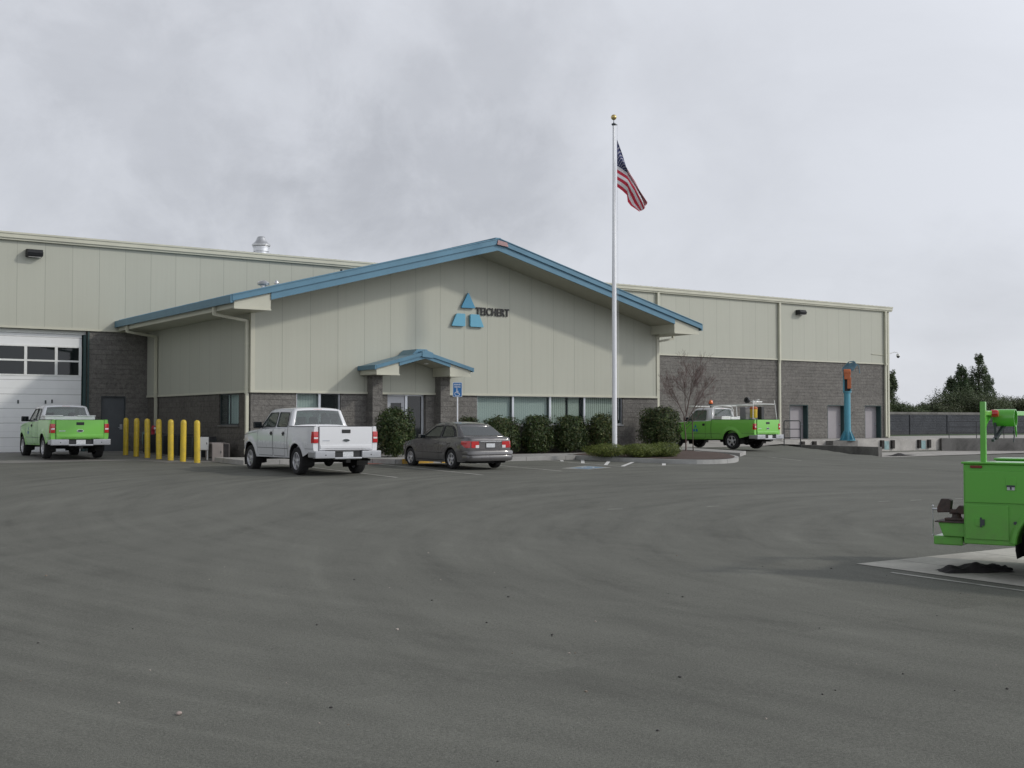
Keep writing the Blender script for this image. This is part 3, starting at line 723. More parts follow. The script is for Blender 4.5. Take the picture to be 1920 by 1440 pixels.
for k in range(n_r):
    y=37.5+k*.42
    for a,b_ in ((14.8,AX),(AX,35.88)): q.prism([(a,y,top(a,0)),(b_,y,top(b_,0)),(b_,y,top(b_,-.045)),(a,y,top(a,-.045))],(0,.03,0))
q.box(AX-.12,AX+.12,37.25,49.98,AZ-.02,AZ+.05)
q.build('roof',M['blueroof'])
q=O(); q.box(14.70,14.77,37.22,49.98,5.14,5.40); q.box(14.77,14.86,37.30,49.98,5.17,5.3); q.box(35.91,35.98,37.22,49.98,5.14,5.40); q.split('eave_gutter',M['blue'])
q=O()   # sloping soffit
for a,b_ in ((16.15,AX),(AX,34.42)):
    q.prism([(a,37.33,top(a,.43)),(b_,37.33,top(b_,.43)),(b_,37.33,top(b_,.40)),(a,37.33,top(a,.40))],(0,1.465,0))
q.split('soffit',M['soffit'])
q=O()
zb=4.99
for s_,xa,xb,xw in ((1,14.86,16.15,16.07),(-1,35.82,34.42,34.86)):
    q.prism([(xa,37.31,zb),(xb,37.31,zb),(xb,37.31,top(xb,.20)),(xa,37.31,top(xa,.20))],(0,1.485,0))
    q.prism([(xa,38.797,zb),(xw,38.797,zb),(xw,38.797,top(xw,.2)),(xa,38.797,top(xa,.2))],(0,11.18,0))
    q.box(min(xa,xb)-.01,max(xa,xb)+.01,37.285,37.31,zb-.03,zb+.02)
q.split('eave_box',M['trim'])
q=O(); q.prism([(AX-.10,37.165,AZ-.22),(AX+.42,37.165,AZ-.28),(AX+.36,37.165,AZ-.12),(AX-.06,37.165,AZ-.05)],(0,.03,0)); q.build('ridge_end_cap',M['rust'])
# office downspouts
for (xe,xw,y) in ((14.80,15.98,38.95),(14.80,15.98,48.6),(35.9,34.95,39.0)):
    q=O(); s_=1 if xw>xe else -1
    q.box(xe-.05,xe+.05,y-.05,y+.05,4.86,5.2)
    q.bar((xe,y,4.88),(xw,y,4.72),.09,.09)
    q.box(xw-.05,xw+.05,y-.055,y+.055,2.2,4.74); q.box(xw-.05+.02*s_,xw+.05+.02*s_,y-.055,y+.055,-.1,2.2)
    for zz_ in (.6,2.4,3.9): q.box(xw-.06,xw+.065,y-.075,y+.075,zz_,zz_+.04)
    q.build('downspout',M['gutter'])
# windows
def window_x(x0,x1,z0,z1,mull,Y=38.85):
    fr=O(); fr.box(x0,x0+.05,Y+.06,Y+.16,z0,z1); fr.box(x1-.05,x1,Y+.06,Y+.16,z0,z1); fr.box(x0+.05,x1-.05,Y+.06,Y+.16,z1-.05,z1); fr.box(x0+.05,x1-.05,Y+.06,Y+.16,z0,z0+.05)
    for m_ in mull: fr.box(m_-.03,m_+.06,Y+.061,Y+.159,z0+.05,z1-.05)
    f=fr.build('window',M['alu'])
    s_=O().box(x0-.03,x1+.03,Y-.03,Y+.06,z0-.06,z0).build('sill',M['alu']); s_.parent=f
    O().box(x0+.05,x1-.05,Y+.10,Y+.106,z0+.05,z1-.05).build('glass',M['wglass']).parent=f
    return f
f1=window_x(17.81,19.54,1.1,2.275,(18.72,))
O().box(17.87,18.70,39.05,39.07,1.16,2.26).build('blind',M['vblind1']).parent=f1
f2=window_x(25.44,32.85,1.1,2.275,(27.18,29.03,30.81))
for (a,b_,mt) in ((25.5,27.13,'vblind1'),(27.27,28.97,'vblind1'),(29.12,29.93,'vblind2'),(30.06,30.62,'vblind2'),(30.92,32.45,'vblind2')):
    O().box(a,b_,39.05,39.07,1.16,2.26).build('blind',M[mt]).parent=f2
q=O(); q.box(X0+.09,X0+.13,39.95,41.85,1.1,1.15); q.box(X0+.09,X0+.13,39.95,41.85,2.2,2.25); q.box(X0+.091,X0+.129,39.95,40.0,1.15,2.2); q.box(X0+.091,X0+.129,41.8,41.85,1.15,2.2); q.box(X0+.091,X0+.129,40.88,40.92,1.15,2.2)
f3=q.build('window',M['darkframe'])
O().box(X0+.10,X0+.106,40.0,41.8,1.15,2.2).build('glass',M['wglass']).parent=f3
O().box(X0+.22,X0+.24,40.35,41.35,1.16,2.2).build('blind',M['vblind3']).parent=f3
O().box(X0-.02,X0+.09,39.92,41.88,1.05,1.1).build('sill',M['retain']).parent=f3
q=O(); q.box(16.6,34.4,42.5,42.6,-.1,2.3); q.box(16.6,34.4,39.25,42.5,2.27,2.35); q.box(16.6,34.4,39.3,42.5,-.12,-.05); q.build('interior',M['hvac'])
# entrance
q=O(); Y=39.0
q.box(21.47,21.55,Y,Y+.12,-.1,2.28); q.box(22.30,22.40,Y,Y+.12,-.1,2.28); q.box(23.02,23.12,Y,Y+.12,-.1,2.28); q.box(21.55,22.30,Y,Y+.12,2.2,2.28); q.box(22.40,23.02,Y,Y+.12,2.2,2.28)
ef=q.build('entrance_frame',M['alu'])
q=O(); q.box(21.56,21.70,Y+.03,Y+.08,-.02,2.19); q.box(22.15,22.29,Y+.03,Y+.08,-.02,2.19); q.box(21.70,22.15,Y+.03,Y+.08,1.93,2.19); q.box(21.70,22.15,Y+.03,Y+.08,-.02,.28); ed=q.build('entrance_door',simple('door_aluminium',(.36,.37,.39),.4,metal=.3))
O().box(21.70,22.15,Y+.05,Y+.056,.28,1.93).build('glass',M['glassdark']).parent=ed
q=O(); q.bar((22.18,Y-.03,.8),(22.18,Y-.03,1.3),.025,.025); q.build('handle',M['darkframe']).parent=ed
O().box(22.40,23.02,Y+.05,Y+.056,-.02,2.2).build('sidelight_glass',M['glassdark'])
# porch
PX,PZ,PS=22.27,3.80,.27
q=O()
for a,b_ in ((20.6,21.02),(23.5,23.92)):
    q=O(); q.box(a,b_,38.40,38.845,-.6,2.93)
    # split-face edges: nibble the outline
    q.build('porch_column',M['blk_x'],bevel=.01)
def pt(x,c=0): return PZ-PS*abs(x-PX)-c
q=O(); rake(q,PX,PZ,PS,20.22,24.32,0,.13,37.42,37.5); rake(q,PX,PZ,PS,21.2,23.36,.13,.26,37.47,37.53)
q.box(20.17,20.23,37.42,38.76,pt(20.2)-.15,pt(20.2)+.01); q.box(24.31,24.37,37.42,38.76,pt(24.35)-.15,pt(24.35)+.01)
q.build('porch_fascia',M['blue'])
q=O()
for a,b_ in ((20.2,PX),(PX,24.34)):
    q.prism([(a,37.5,pt(a,.05)),(b_,37.5,pt(b_,.05)),(b_,37.5,pt(b_,.0)),(a,37.5,pt(a,.0))],(0,1.26,0))
q.prism([(PX-.42,37.7,pt(PX-.42)),(PX+.42,37.7,pt(PX+.42)),(PX+.20,37.7,PZ+.09),(PX-.20,37.7,PZ+.09)],(0,1.06,0))
q.prism([(PX-.16,37.40,pt(.16+PX,.16)),(PX+.30,37.40,pt(PX+.30,.16)),(PX+.30,37.40,pt(PX+.30,-.03)),(PX,37.40,PZ+.04),(PX-.16,37.40,pt(PX-.16,-.03))],(0,.3,0))
q.build('porch_roof',M['blueroof'])
q=O()
for xa,xb in ((20.28,21.2),(24.26,23.36)):
    q.prism([(xa,37.51,2.92),(xb,37.51,2.92),(xb,37.51,pt(xb,.13)),(xa,37.51,pt(xa,.13))],(0,1.245,0))
    q.box(min(xa,xb)-.01,max(xa,xb)+.02,37.49,37.51,2.90,2.95)
q.split('porch_eave_box',M['trim'])
q=O()
for a,b_ in ((21.2,PX),(PX,23.36)):
    q.prism([(a,37.53,pt(a,.26)),(b_,37.53,pt(b_,.26)),(b_,37.53,pt(b_,.235)),(a,37.53,pt(a,.235))],(0,1.225,0))
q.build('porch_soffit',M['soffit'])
q=O(); q.lathe([(.0,-.02),(.07,-.02),(.09,.0),(.09,.03)],(22.75,38.2,pt(22.75,.26)-.02),'z',14); q.build('porch_lamp',M['white'])

# ------------------------------------------------------------------ sign: blue mark + black letters
sg=empty('company_sign',(25.3,38.8,5.6),0,'company sign of blue triangle mark and black capital letters on the gable','sign')
def rounded(poly,r=.05,n=3):
    out=[]
    m_=len(poly)
    for i in range(m_):
        a=Vector(poly[i-1]);b_=Vector(poly[i]);c=Vector(poly[(i+1)%m_])
        u=(a-b_).normalized(); v=(c-b_).normalized()
        p=b_+u*r; q_=b_+v*r
        for k in range(n+1):
            t_=k/n; out.append(p*(1-t_)**2+b_*2*t_*(1-t_)+q_*t_**2)
    return [tuple(x) for x in out]
def plate(name,poly,mat):
    mb=LMB(sg); mb.prism([(x,38.68,z) for x,z in rounded(poly)],(0,.08,0)); return mb.build(name,mat,bevel=.006)
plate('triangle',[(24.60,5.63),(25.26,5.63),(24.93,6.24)],M['logo1'])
plate('trapezoid',[(24.17,4.91),(24.79,4.91),(24.79,5.40),(24.40,5.40)],M['logo2'])
plate('trapezoid',[(25.02,4.91),(25.66,4.91),(25.43,5.40),(25.02,5.40)],M['logo2'])
def text_mesh(s,size,ext,offset=0.,sx=1.,space=1.,align='LEFT'):
    c=bpy.data.curves.new('text','FONT'); c.body=s; c.size=size; c.extrude=ext; c.offset=offset; c.space_character=space; c.align_x=align
    o=bpy.data.objects.new('text_tmp',c); COL.objects.link(o)
    dg=bpy.context.evaluated_depsgraph_get(); me=bpy.data.meshes.new_from_object(o.evaluated_get(dg))
    bpy.data.objects.remove(o); return me
me=text_mesh('TEICHERT',.40,.02,.008,space=1.10)
xs=[v.co.x for v in me.vertices]; ys=[v.co.y for v in me.vertices]
wd=max(xs)-min(xs); ht=max(ys)-min(ys)
me.transform(Matrix.Translation((-min(xs),-min(ys),0))); me.transform(Matrix.Diagonal((1.57/wd,.31/ht,1,1)))
me.transform(Matrix.Rotation(R(90),4,'X')); me.transform(Matrix.Translation((25.33-25.3,38.765-38.8,5.385-5.6)))
me.materials.clear(); me.materials.append(M['letters'])
lo=bpy.data.objects.new('lettering',me); COL.objects.link(lo); lo.parent=sg
# ------------------------------------------------------------------ wall lights
def wall_light(x,z,label):
    e=empty('wall_light',(x,50.0,z),0,label,'wall light','dark wall lights on the warehouse')
    MB().prism([(-.30,0,.14),(-.30,-.30,.14),(-.30,-.40,.03),(-.30,-.34,-.11),(-.30,0,-.14)],(.60,0,0)).build('housing',M['black'],e,bevel=.012)
    MB().box(-.24,.24,-.30,-.05,-.15,-.141).build('lens',M['clear'],e)
    MB().box(-.31,.31,-.30,-.02,.141,.155).build('lid',M['black'],e)
wall_light(11.45,7.95,'dark box wall light high on the warehouse above the roll-up door')
wall_light(56.5,7.93,'dark box wall light high on the warehouse above the dock doors')
# security camera at the right corner
sc_=empty('security_camera',(65.18,49.98,5.6),0,'white dome security camera on curved arm at the warehouse corner','camera')
MB().box(-.06,.0,-.02,.12,-.14,.16).build('bracket',M['white'],sc_)
MB().tube([(0,.05,.0),(.12,.02,.10),(.45,-.10,.20),(.62,-.18,.17),(.66,-.2,.05)],.025,8).build('arm',M['white'],sc_,smooth=True)
q=MB(); q.lathe([(.0,.09),(.09,.08),(.12,.0),(.125,-.06),(.10,-.07)],(.66,-.2,-.0),'z',14); q.build('housing',M['white'],sc_,smooth=True)
q=MB(); q.lathe([(.105,-.07),(.095,-.13),(.06,-.18),(.0,-.2)],(.66,-.2,0),'z',14); q.build('dome',M['glassdark'],sc_,smooth=True)
o=MB().tube([(63.4,49.97,5.60),(65.1,49.97,5.55)],.02,6).build('conduit',M['gutter']); o.parent=wh; o.location=tuple(-c for c in wh.location)
# ------------------------------------------------------------------ roof vents
def zroof_main(y): return 8.74+(y-49.82)*.0585
rv=empty('roof_vent',(25.4,60,zroof_main(60)),0,'large galvanised turbine-like exhaust cowl on the warehouse roof','roof vent')
q=MB(); q.lathe([(.36,-.1),(.36,1.05),(.40,1.06),(.42,1.02),(.42,1.22),(.45,1.22),(.45,1.27),(.30,1.3)],(0,0,0),'z',24); q.build('stack',M['steel'],rv,smooth=True)
q=MB(); q.lathe([(.46,1.30),(.50,1.36),(.50,1.40),(.44,1.44),(.36,1.52),(.30,1.60),(.25,1.72),(.21,1.80),(.15,1.83),(.0,1.84)],(0,0,0),'z',24); q.build('cowl',M['steel'],rv,smooth=True)
v2=empty('roof_vent',(19.15,45,top(19.15)),0,'squat galvanised mushroom vent on the blue office roof','roof vent')
q=MB(); q.lathe([(.10,-.05),(.10,.22)],(0,0,0),'z',16); q.build('stack',M['steel'],v2,smooth=True)
q=MB(); q.lathe([(.12,.18),(.23,.20),(.24,.27),(.19,.33),(.10,.37),(0,.38)],(0,0,0),'z',20); q.build('cowl',M['steel'],v2,smooth=True)
v3=empty('roof_vent',(19.72,45,top(19.72)),0,'slim capped pipe vent beside the mushroom vent on the office roof','roof vent')
q=MB(); q.lathe([(.04,-.05),(.04,.16)],(0,0,0),'z',10); q.build('pipe',M['steel'],v3,smooth=True)
q=MB(); q.lathe([(.09,.14),(.09,.19),(.02,.29),(0,.29)],(0,0,0),'z',14); q.build('cap',M['steel'],v3,smooth=True)
v4=empty('roof_pipe',(24.4,48.5,top(24.4)-.1),0,'short black pipe poking above the office roof slope','roof pipe')
MB().lathe([(.05,0),(.05,.30),(.0,.30)],(0,0,0),'z',10).build('pipe',M['black'],v4,smooth=True)
v5=empty('roof_pipe',(42.0,52,zroof_main(52)),0,'small black pipe on the warehouse roof right of the flagpole','roof pipe')
MB().lathe([(.06,0),(.06,.30),(.0,.30)],(0,0,0),'z',10).build('pipe',M['black'],v5,smooth=True)
v6=empty('roof_hatch',(48.2,56,zroof_main(56)-.05),0,'low white roof hatch on the warehouse roof edge','roof hatch')
q=MB(); q.box(-2.6,1.8,-.5,.5,0,.30); q.box(-.5,.1,-.4,.4,.3,.48); q.build('lid',M['white'],v6,bevel=.03)
# ================================================================== VEHICLES  (local: origin under the rear axle, +y forward, x right)
def lerp_tab(tab,y):
    if y<=tab[0][0]: return tab[0][1]
    for (a,va),(b_,vb) in zip(tab,tab[1:]):
        if y<=b_:
            t_=(y-a)/(b_-a); t_=t_*t_*(3-2*t_) if False else t_
            return va+(vb-va)*t_
    return tab[-1][1]
class Body:
    def __init__(s,**k): s.__dict__.update(k)
    def W(s,y): return lerp_tab(s.wtab,y)
    def S(s,z): return lerp_tab(s.stab,z)
    def zt(s,y): return lerp_tab(s.ttab,y)
    def X(s,y,z):
        x=s.W(y)*s.S(z)
        for yc in (0,s.wb):
            r=math.hypot(y-yc,z-s.zc)
            x+=s.flare*math.exp(-((r-s.ra-.03)/.075)**2)
        return x
    def zb(s,y):
        z=lerp_tab(s.btab,y)
        for yc in (0,s.wb):
            d=abs(y-yc)
            if d<s.ra: z=max(z,s.zc+math.sqrt(max(s.ra**2-d*d,0)))
        return z
    def stations(s,y0,y1):
        ys=set(frange(y0,y1,34))
        for yc in (0,s.wb):
            for k in range(-12,13):
                y=yc+s.ra*math.sin(math.pi/2*k/12)
                ys.add(y)
            ys.add(yc-s.ra-.002); ys.add(yc+s.ra+.002)
        ys|=set(y for y,_ in s.ttab); ys|=set(s.extra)
        r=sorted(y for y in ys if y0-1e-6<=y<=y1+1e-6)
        o=[r[0]]
        for y in r[1:]:
            if y-o[-1]>1.5e-3: o.append(y)
        return o
    def patch(s,mb,y0,y1,z0,z1,off=.005,ny=6,nz=4,side=-1,mi=0,th=0):
        def fn(u,v):
            y=y0+(y1-y0)*u; z=z0+(z1-z0)*v
            return (side*(s.X(y,z)+off),y,z)
        mb.grid(fn,[i/ny for i in range(ny+1)],[j/nz for j in range(nz+1)],mi)
def shell(B,parent,mat,y0,y1,bed=None,name='body',open_bottom=True):
    """painted lower body; bed=(yfront,floor z): stations behind yfront are an open cargo bed"""
    mb=MB(); ys=B.stations(y0,y1)
    nside=10
    def section(y,isbed):
        zb=B.zb(y); zt=B.zt(y); L=[]
        for k in range(nside+1):
            z=zb+(zt-zb)*k/nside
            L.append((B.X(y,z),z))
        xe=L[-1][0]
        if isbed:
            L.append((xe-.02,zt+.012)); L.append((xe-.075,zt+.012)); L.append((xe-.10,zt-.03)); L.append((xe-.13,bed[1])); L.append((0,bed[1]))
        else:
            cr=B.crown(y)
            L.append((xe-.025,zt+.012)); L.append((xe*.82,zt+cr*.5)); L.append((xe*.55,zt+cr*.85)); L.append((xe*.27,zt+cr)); L.append((0,zt+cr))
        return L
    secs=[]
    for y in ys:
        if bed and abs(y-bed[0])<1e-3: secs.append((y,section(y,True))); secs.append((y+.001,section(y,False)))
        else: secs.append((y,section(y,bool(bed) and y<bed[0])))
    full=[]
    for y,L in secs: full.append([(-x,y,z) for x,z in L]+[(x,y,z) for x,z in reversed(L[:-1])])
    n=len(full[0]); vs=[p for f in full for p in f]; fs=[]
    for i in range(len(full)-1):
        for k in range(n-1): fs.append((i*n+k,i*n+k+1,(i+1)*n+k+1,(i+1)*n+k))
    # end caps (half strips so that they stay well shaped)
    for i,fl in ((0,False),(len(full)-1,True)):
        half=n//2
        for k in range(half):
            q=(i*n+k,i*n+k+1,i*n+n-2-k,i*n+n-1-k)
            q=tuple(dict.fromkeys(q))
            if len(q)>2: fs.append(q if fl else q[::-1])
    mb.add(vs,fs)
    return mb.build(name,mat,parent,smooth=True,angle=38,merge=True)
def panel(mb,outer,holes,fn,mi=0):
    """2-D outline with holes, triangulated and mapped to 3-D by fn"""
    bm=bmesh.new()
    for loop in [outer]+holes:
        v=[bm.verts.new((a,b_,0)) for a,b_ in loop]
        for i in range(len(v)): bm.edges.new((v[i],v[(i+1)%len(v)]))
    bmesh.ops.triangle_fill(bm,use_beauty=True,use_dissolve=False,edges=bm.edges[:])
    bm.verts.ensure_lookup_table()
    mb.add([fn(v.co.x,v.co.y) for v in bm.verts],[tuple(v.index for v in f.verts) for f in bm.faces],mi); bm.free()
def rr(poly,r=.05): return rounded(poly,r,3)
def cab(parent,mat,matglass,prof,side_windows,hwtab,zsplit,glass_segs,frame_in=.09,rear_in=.10,seats=(),trimmat=None,nx=12,matscreen=None):
    """greenhouse. prof: list of (y,z) from windscreen base over the roof to the rear-window base"""
    hw=lambda z: lerp_tab(hwtab,z)
    mb=MB(); gl=MB(); gr_=MB()
    us=sorted(set([-1,1]+[i/nx*2-1 for i in range(nx+1)]))
    n=len(prof)
    def P3(i,u,off=0.):
        y,z=prof[i]; h=hw(z)
        zz_=z
        crown=.030*(1-u*u) if z>zsplit else 0.
        # bow the screens: centre of windscreen forward, of rear window backward
        bow=0
        if i<n/2 and z<=zsplit+.3: bow=.10*(1-u*u)
        elif i>n/2 and z<=zsplit+.3: bow=-.04*(1-u*u)
        k=1 if z<=zsplit else .4
        return Vector((h*u,y+bow*k,zz_+crown))
    for i in range(n-1):
        isg=i in glass_segs
        a=[P3(i,u) for u in us]; b_=[P3(i+1,u) for u in us]
        if not isg:
            m_=len(us); mb.add(a+b_,[(k,k+1,m_+k+1,m_+k) for k in range(m_-1)])
        else:
            fin=glass_segs[i]                       # (bottom margin, top margin, side margin) in fractions
            def Q(u,v): 
                p0=P3(i,u);p1=P3(i+1,u); return tuple(p0.lerp(p1,v))
            sm,v0,v1=fin
            g_=rr([(-1+sm,v0),(1-sm,v0),(1-sm*1.1,v1),(-1+sm*1.1,v1)],.05)
            vv=sorted(set([0,v0,v1,1])); uu=[-1,-1+sm]+[u for u in us if -1+sm<u<1-sm]+[1-sm,1]
            for j in range(len(vv)-1):
                for k in range(len(uu)-1):
                    if vv[j]>=v0-1e-6 and vv[j+1]<=v1+1e-6 and uu[k]>=-1+sm-1e-6 and uu[k+1]<=1-sm+1e-6:
                        gl.add([Q(uu[k],vv[j]),Q(uu[k+1],vv[j]),Q(uu[k+1],vv[j+1]),Q(uu[k],vv[j+1])],[(0,1,2,3)])
                    else: mb.add([Q(uu[k],vv[j]),Q(uu[k+1],vv[j]),Q(uu[k+1],vv[j+1]),Q(uu[k],vv[j+1])],[(0,1,2,3)])
    outline=[tuple(p) for p in prof]
    c=mb
    for s_ in (-1,1):
        panel(c,outline,[rr(wn,.045) for wn in side_windows],lambda y,z:(s_*hw(z),y,z))
    o=c.build('cab',mat,parent,smooth=True,merge=True,angle=50)
    sd=o.modifiers.new('s','SOLIDIFY'); sd.thickness=.03; sd.offset=-1
    o2=gl.split('screen_glass',matscreen or matglass,o,smooth=True,merge=True)
    for s_ in (-1,1):
        for wn in side_windows:
            q=MB(); panel(q,rr(wn,.03),[],lambda y,z:(s_*(hw(z)-.012),y,z)); q.build('side_glass',matglass,o,recalc=False)
    # black window rubbers
    q=MB()
    for s_ in (-1,1):
        for wn in side_windows:
            L=rr(wn,.045); 
            for a,b_ in zip(L,L[1:]+L[:1]):
                q.bar((s_*(hw(a[1])+.001),a[0],a[1]),(s_*(hw(b_[1])+.001),b_[0],b_[1]),.014,.014)
    q.split('window_rubber',M['black'],o)
    return o
def wheels(parent,r,wdt,xo,ys,style='truck',zc=None):
    zc=zc or r
    ty=MB(); w2=wdt/2
    ty.lathe([(r*.62,w2*.86),(r*.70,w2),(r*.90,w2*1.02),(r*.97,w2*.86),(r,w2*.55),(r*.995,w2*.3),(r*.975,w2*.28),(r*.975,w2*.24),(r,w2*.22),(r,-w2*.22),(r*.975,-w2*.24),(r*.975,-w2*.28),(r,-w2*.3),(r,-w2*.55),(r*.97,-w2*.86),(r*.90,-w2*1.02),(r*.62,-w2*.86)],(0,0,0),'x',40)
    t0=ty.build('tyre',M['rubber'],smooth=True); 
    rm=MB(); R0=r*.64
    rm.lathe([(R0,w2*.92),(R0*.96,w2*.96),(R0*.93,w2*.80),(R0*.90,w2*.2),(R0*.9,-w2*.8)],(0,0,0),'x',36)
    rm.lathe([(R0*.9,w2*.15),(0,w2*.12)],(0,0,0),'x',20,1)
    ns=5 if style!='six' else 6
    for k in range(ns):
        a=2*math.pi*k/ns+.3
        for da,ww_ in ((0,.15),):
            ca,sa=math.cos(a),math.sin(a)
            pts=[]
            for rad,hw_,xx in ((R0*.16,R0*.20,w2*.62),(R0*.55,R0*.12,w2*.78),(R0*.95,R0*.17,w2*.80)):
                tx,tz=-sa,ca
                pts+= [(xx,ca*rad+tx*hw_,sa*rad+tz*hw_),(xx,ca*rad-tx*hw_,sa*rad-tz*hw_)]
            back=[(x-w2*.3,y,z) for x,y,z in pts]
            rm.add(pts+back,[(0,1,3,2),(2,3,5,4),(0,2,8,6),(2,4,10,8),(1,7,9,3),(3,9,11,5)])
    rm.lathe([(R0*.28,w2*.55),(R0*.27,w2*.80),(R0*.20,w2*.86),(0,w2*.87)],(0,0,0),'x',16)
    r0=rm.build('rim',[M['rim'],M['under']],smooth=True,angle=30)
    first=True
    for y in ys:
        for s_ in (-1,1):
            e=empty('wheel',(s_*xo,y,zc),0 if s_>0 else math.pi,parent=parent)
            if first: a,b_=t0,r0; first=False
            else: a,b_=t0.copy(),r0.copy(); COL.objects.link(a); COL.objects.link(b_)
            a.parent=e; b_.parent=e
def arch_liners(B,parent,depth=.34):
    q=MB()
    for yc in (0,B.wb):
        for s_ in (-1,1):
            A=[R(a) for a in range(-25,206,11)]
            xo=B.W(yc)*.985; xi=xo-depth
            rr_=B.ra+.004
            v=[(s_*xx,yc+rr_*math.cos(a),B.zc+rr_*math.sin(a)) for a in A for xx in (xo,xi)]
            q.add(v,[(2*i,2*i+2,2*i+3,2*i+1) for i in range(len(A)-1)])
            q.add([(s_*xi,yc+rr_*math.cos(a),B.zc+rr_*math.sin(a)) for a in A],[tuple(range(len(A)))])
    return q.split('wheel_well',M['under'],parent,recalc=False)
def underside(B,parent,y0,y1,zlo=.30,truck=True):
    q=MB()
    if truck:
        for s_ in (-1,1): q.box(s_*.42-.05,s_*.42+.05,y0+.1,y1-.2,.42,.56)
        q.box(-.62,.62,.62,B.wb-.62,.40,.60); q.box(-.86,.86,.60,B.wb-.58,.47,.60); q.box(-.80,.80,y0+.05,-.58,.60,.70); q.box(-.55,.55,-.55,.55,.62,.66)  # wide middle box added to block light and darken the ground beneath
        q.tube([(-.75,0,B.zc),(.75,0,B.zc)],.05,8)
        q.lathe([(0,-.16),(.10,-.13),(.15,0),(.10,.13),(0,.16)],(.0,0,B.zc-.02),'y',14)
        q.tube([(.0,.1,.42),(.1,B.wb-.6,.48)],.04,8)
        q.tube([(.45,.7,.42),(.50,.3,.45),(.55,-.6,.44),(.78,-1.05,.42)],.035,8); q.lathe([(.0,-.35),(.11,-.33),(.11,.33),(0,.35)],(.42,1.4,.40),'y',10)
        q.box(-.4,.4,-1.0,-.65,.45,.62); q.box(-.6,.6,B.wb-.35,B.wb+.75,.35,.62)
    else:
        q.box(-.62,.62,y0+.15,y1-.25,.19,.34); q.box(-.70,.70,.5,B.wb-.5,.2,.3); q.tube([(.45,.8,.24),(.5,-.6,.26),(.5,y0+.02,.27)],.04,8); q.box(.25,.65,y0+.15,y0+.35,.2,.36)
    return q.build('chassis',M['under'],parent)
def seam(B,mb,pts,side=-1,wd=.010,off=.004):
    for (y0,z0),(y1,z1) in zip(pts,pts[1:]):
        n=max(2,int(math.hypot(y1-y0,z1-z0)/.08))
        L=[]
        dy,dz=(y1-y0),(z1-z0); l=math.hypot(dy,dz); ny_,nz_=-dz/l*wd/2,dy/l*wd/2
        for k in range(n+1):
            y=y0+dy*k/n; z=z0+dz*k/n
            for sg_ in (1,-1):
                yy,zz_=y+ny_*sg_,z+nz_*sg_; L.append((side*(B.X(yy,zz_)+off),yy,zz_))
        mb.add(L,[(2*k,2*k+2,2*k+3,2*k+1) for k in range(n)])
def mirrors(parent,y,z,x,mat,sz=(.24,.14,.19)):
    for s_ in (-1,1):
        q=MB(); q.box(s_*(x+.12)-sz[0]/2,s_*(x+.12)+sz[0]/2,y-sz[1]/2,y+sz[1]/2,z-sz[2]/2,z+sz[2]/2)
        q.bar((s_*(x-.12),y+.02,z-.07),(s_*(x+.03),y+.02,z-.05),.05,.06)
        o=q.build('mirror',mat,parent,bevel=.03,smooth=True)
        MB().box(s_*(x+.12)-sz[0]*.4,s_*(x+.12)+sz[0]*.4,y-sz[1]/2-.012,y-sz[1]/2-.006,z-sz[2]*.38,z+sz[2]*.38).build('mirror_glass',M['glassdark'],o)
def seatset(parent,rows,x=.38,z0=.75,ztop=1.42,w_=.5):
    for y in rows:
        for s_ in (-1,1):
            q=MB(); q.box(s_*x-w_/2,s_*x+w_/2,y,y+.48,z0,z0+.16); q.prism([(s_*x-w_/2,y+.02,z0+.1),(s_*x-w_/2,y-.12,ztop),(s_*x-w_/2,y-.02,ztop),(s_*x-w_/2,y+.16,z0+.1)],(w_,0,0))
            q.box(s_*x-.13,s_*x+.13,y-.15,y-.05,ztop+.02,ztop+.2); q.build('car_seat',M['seat'],parent,bevel=.03)
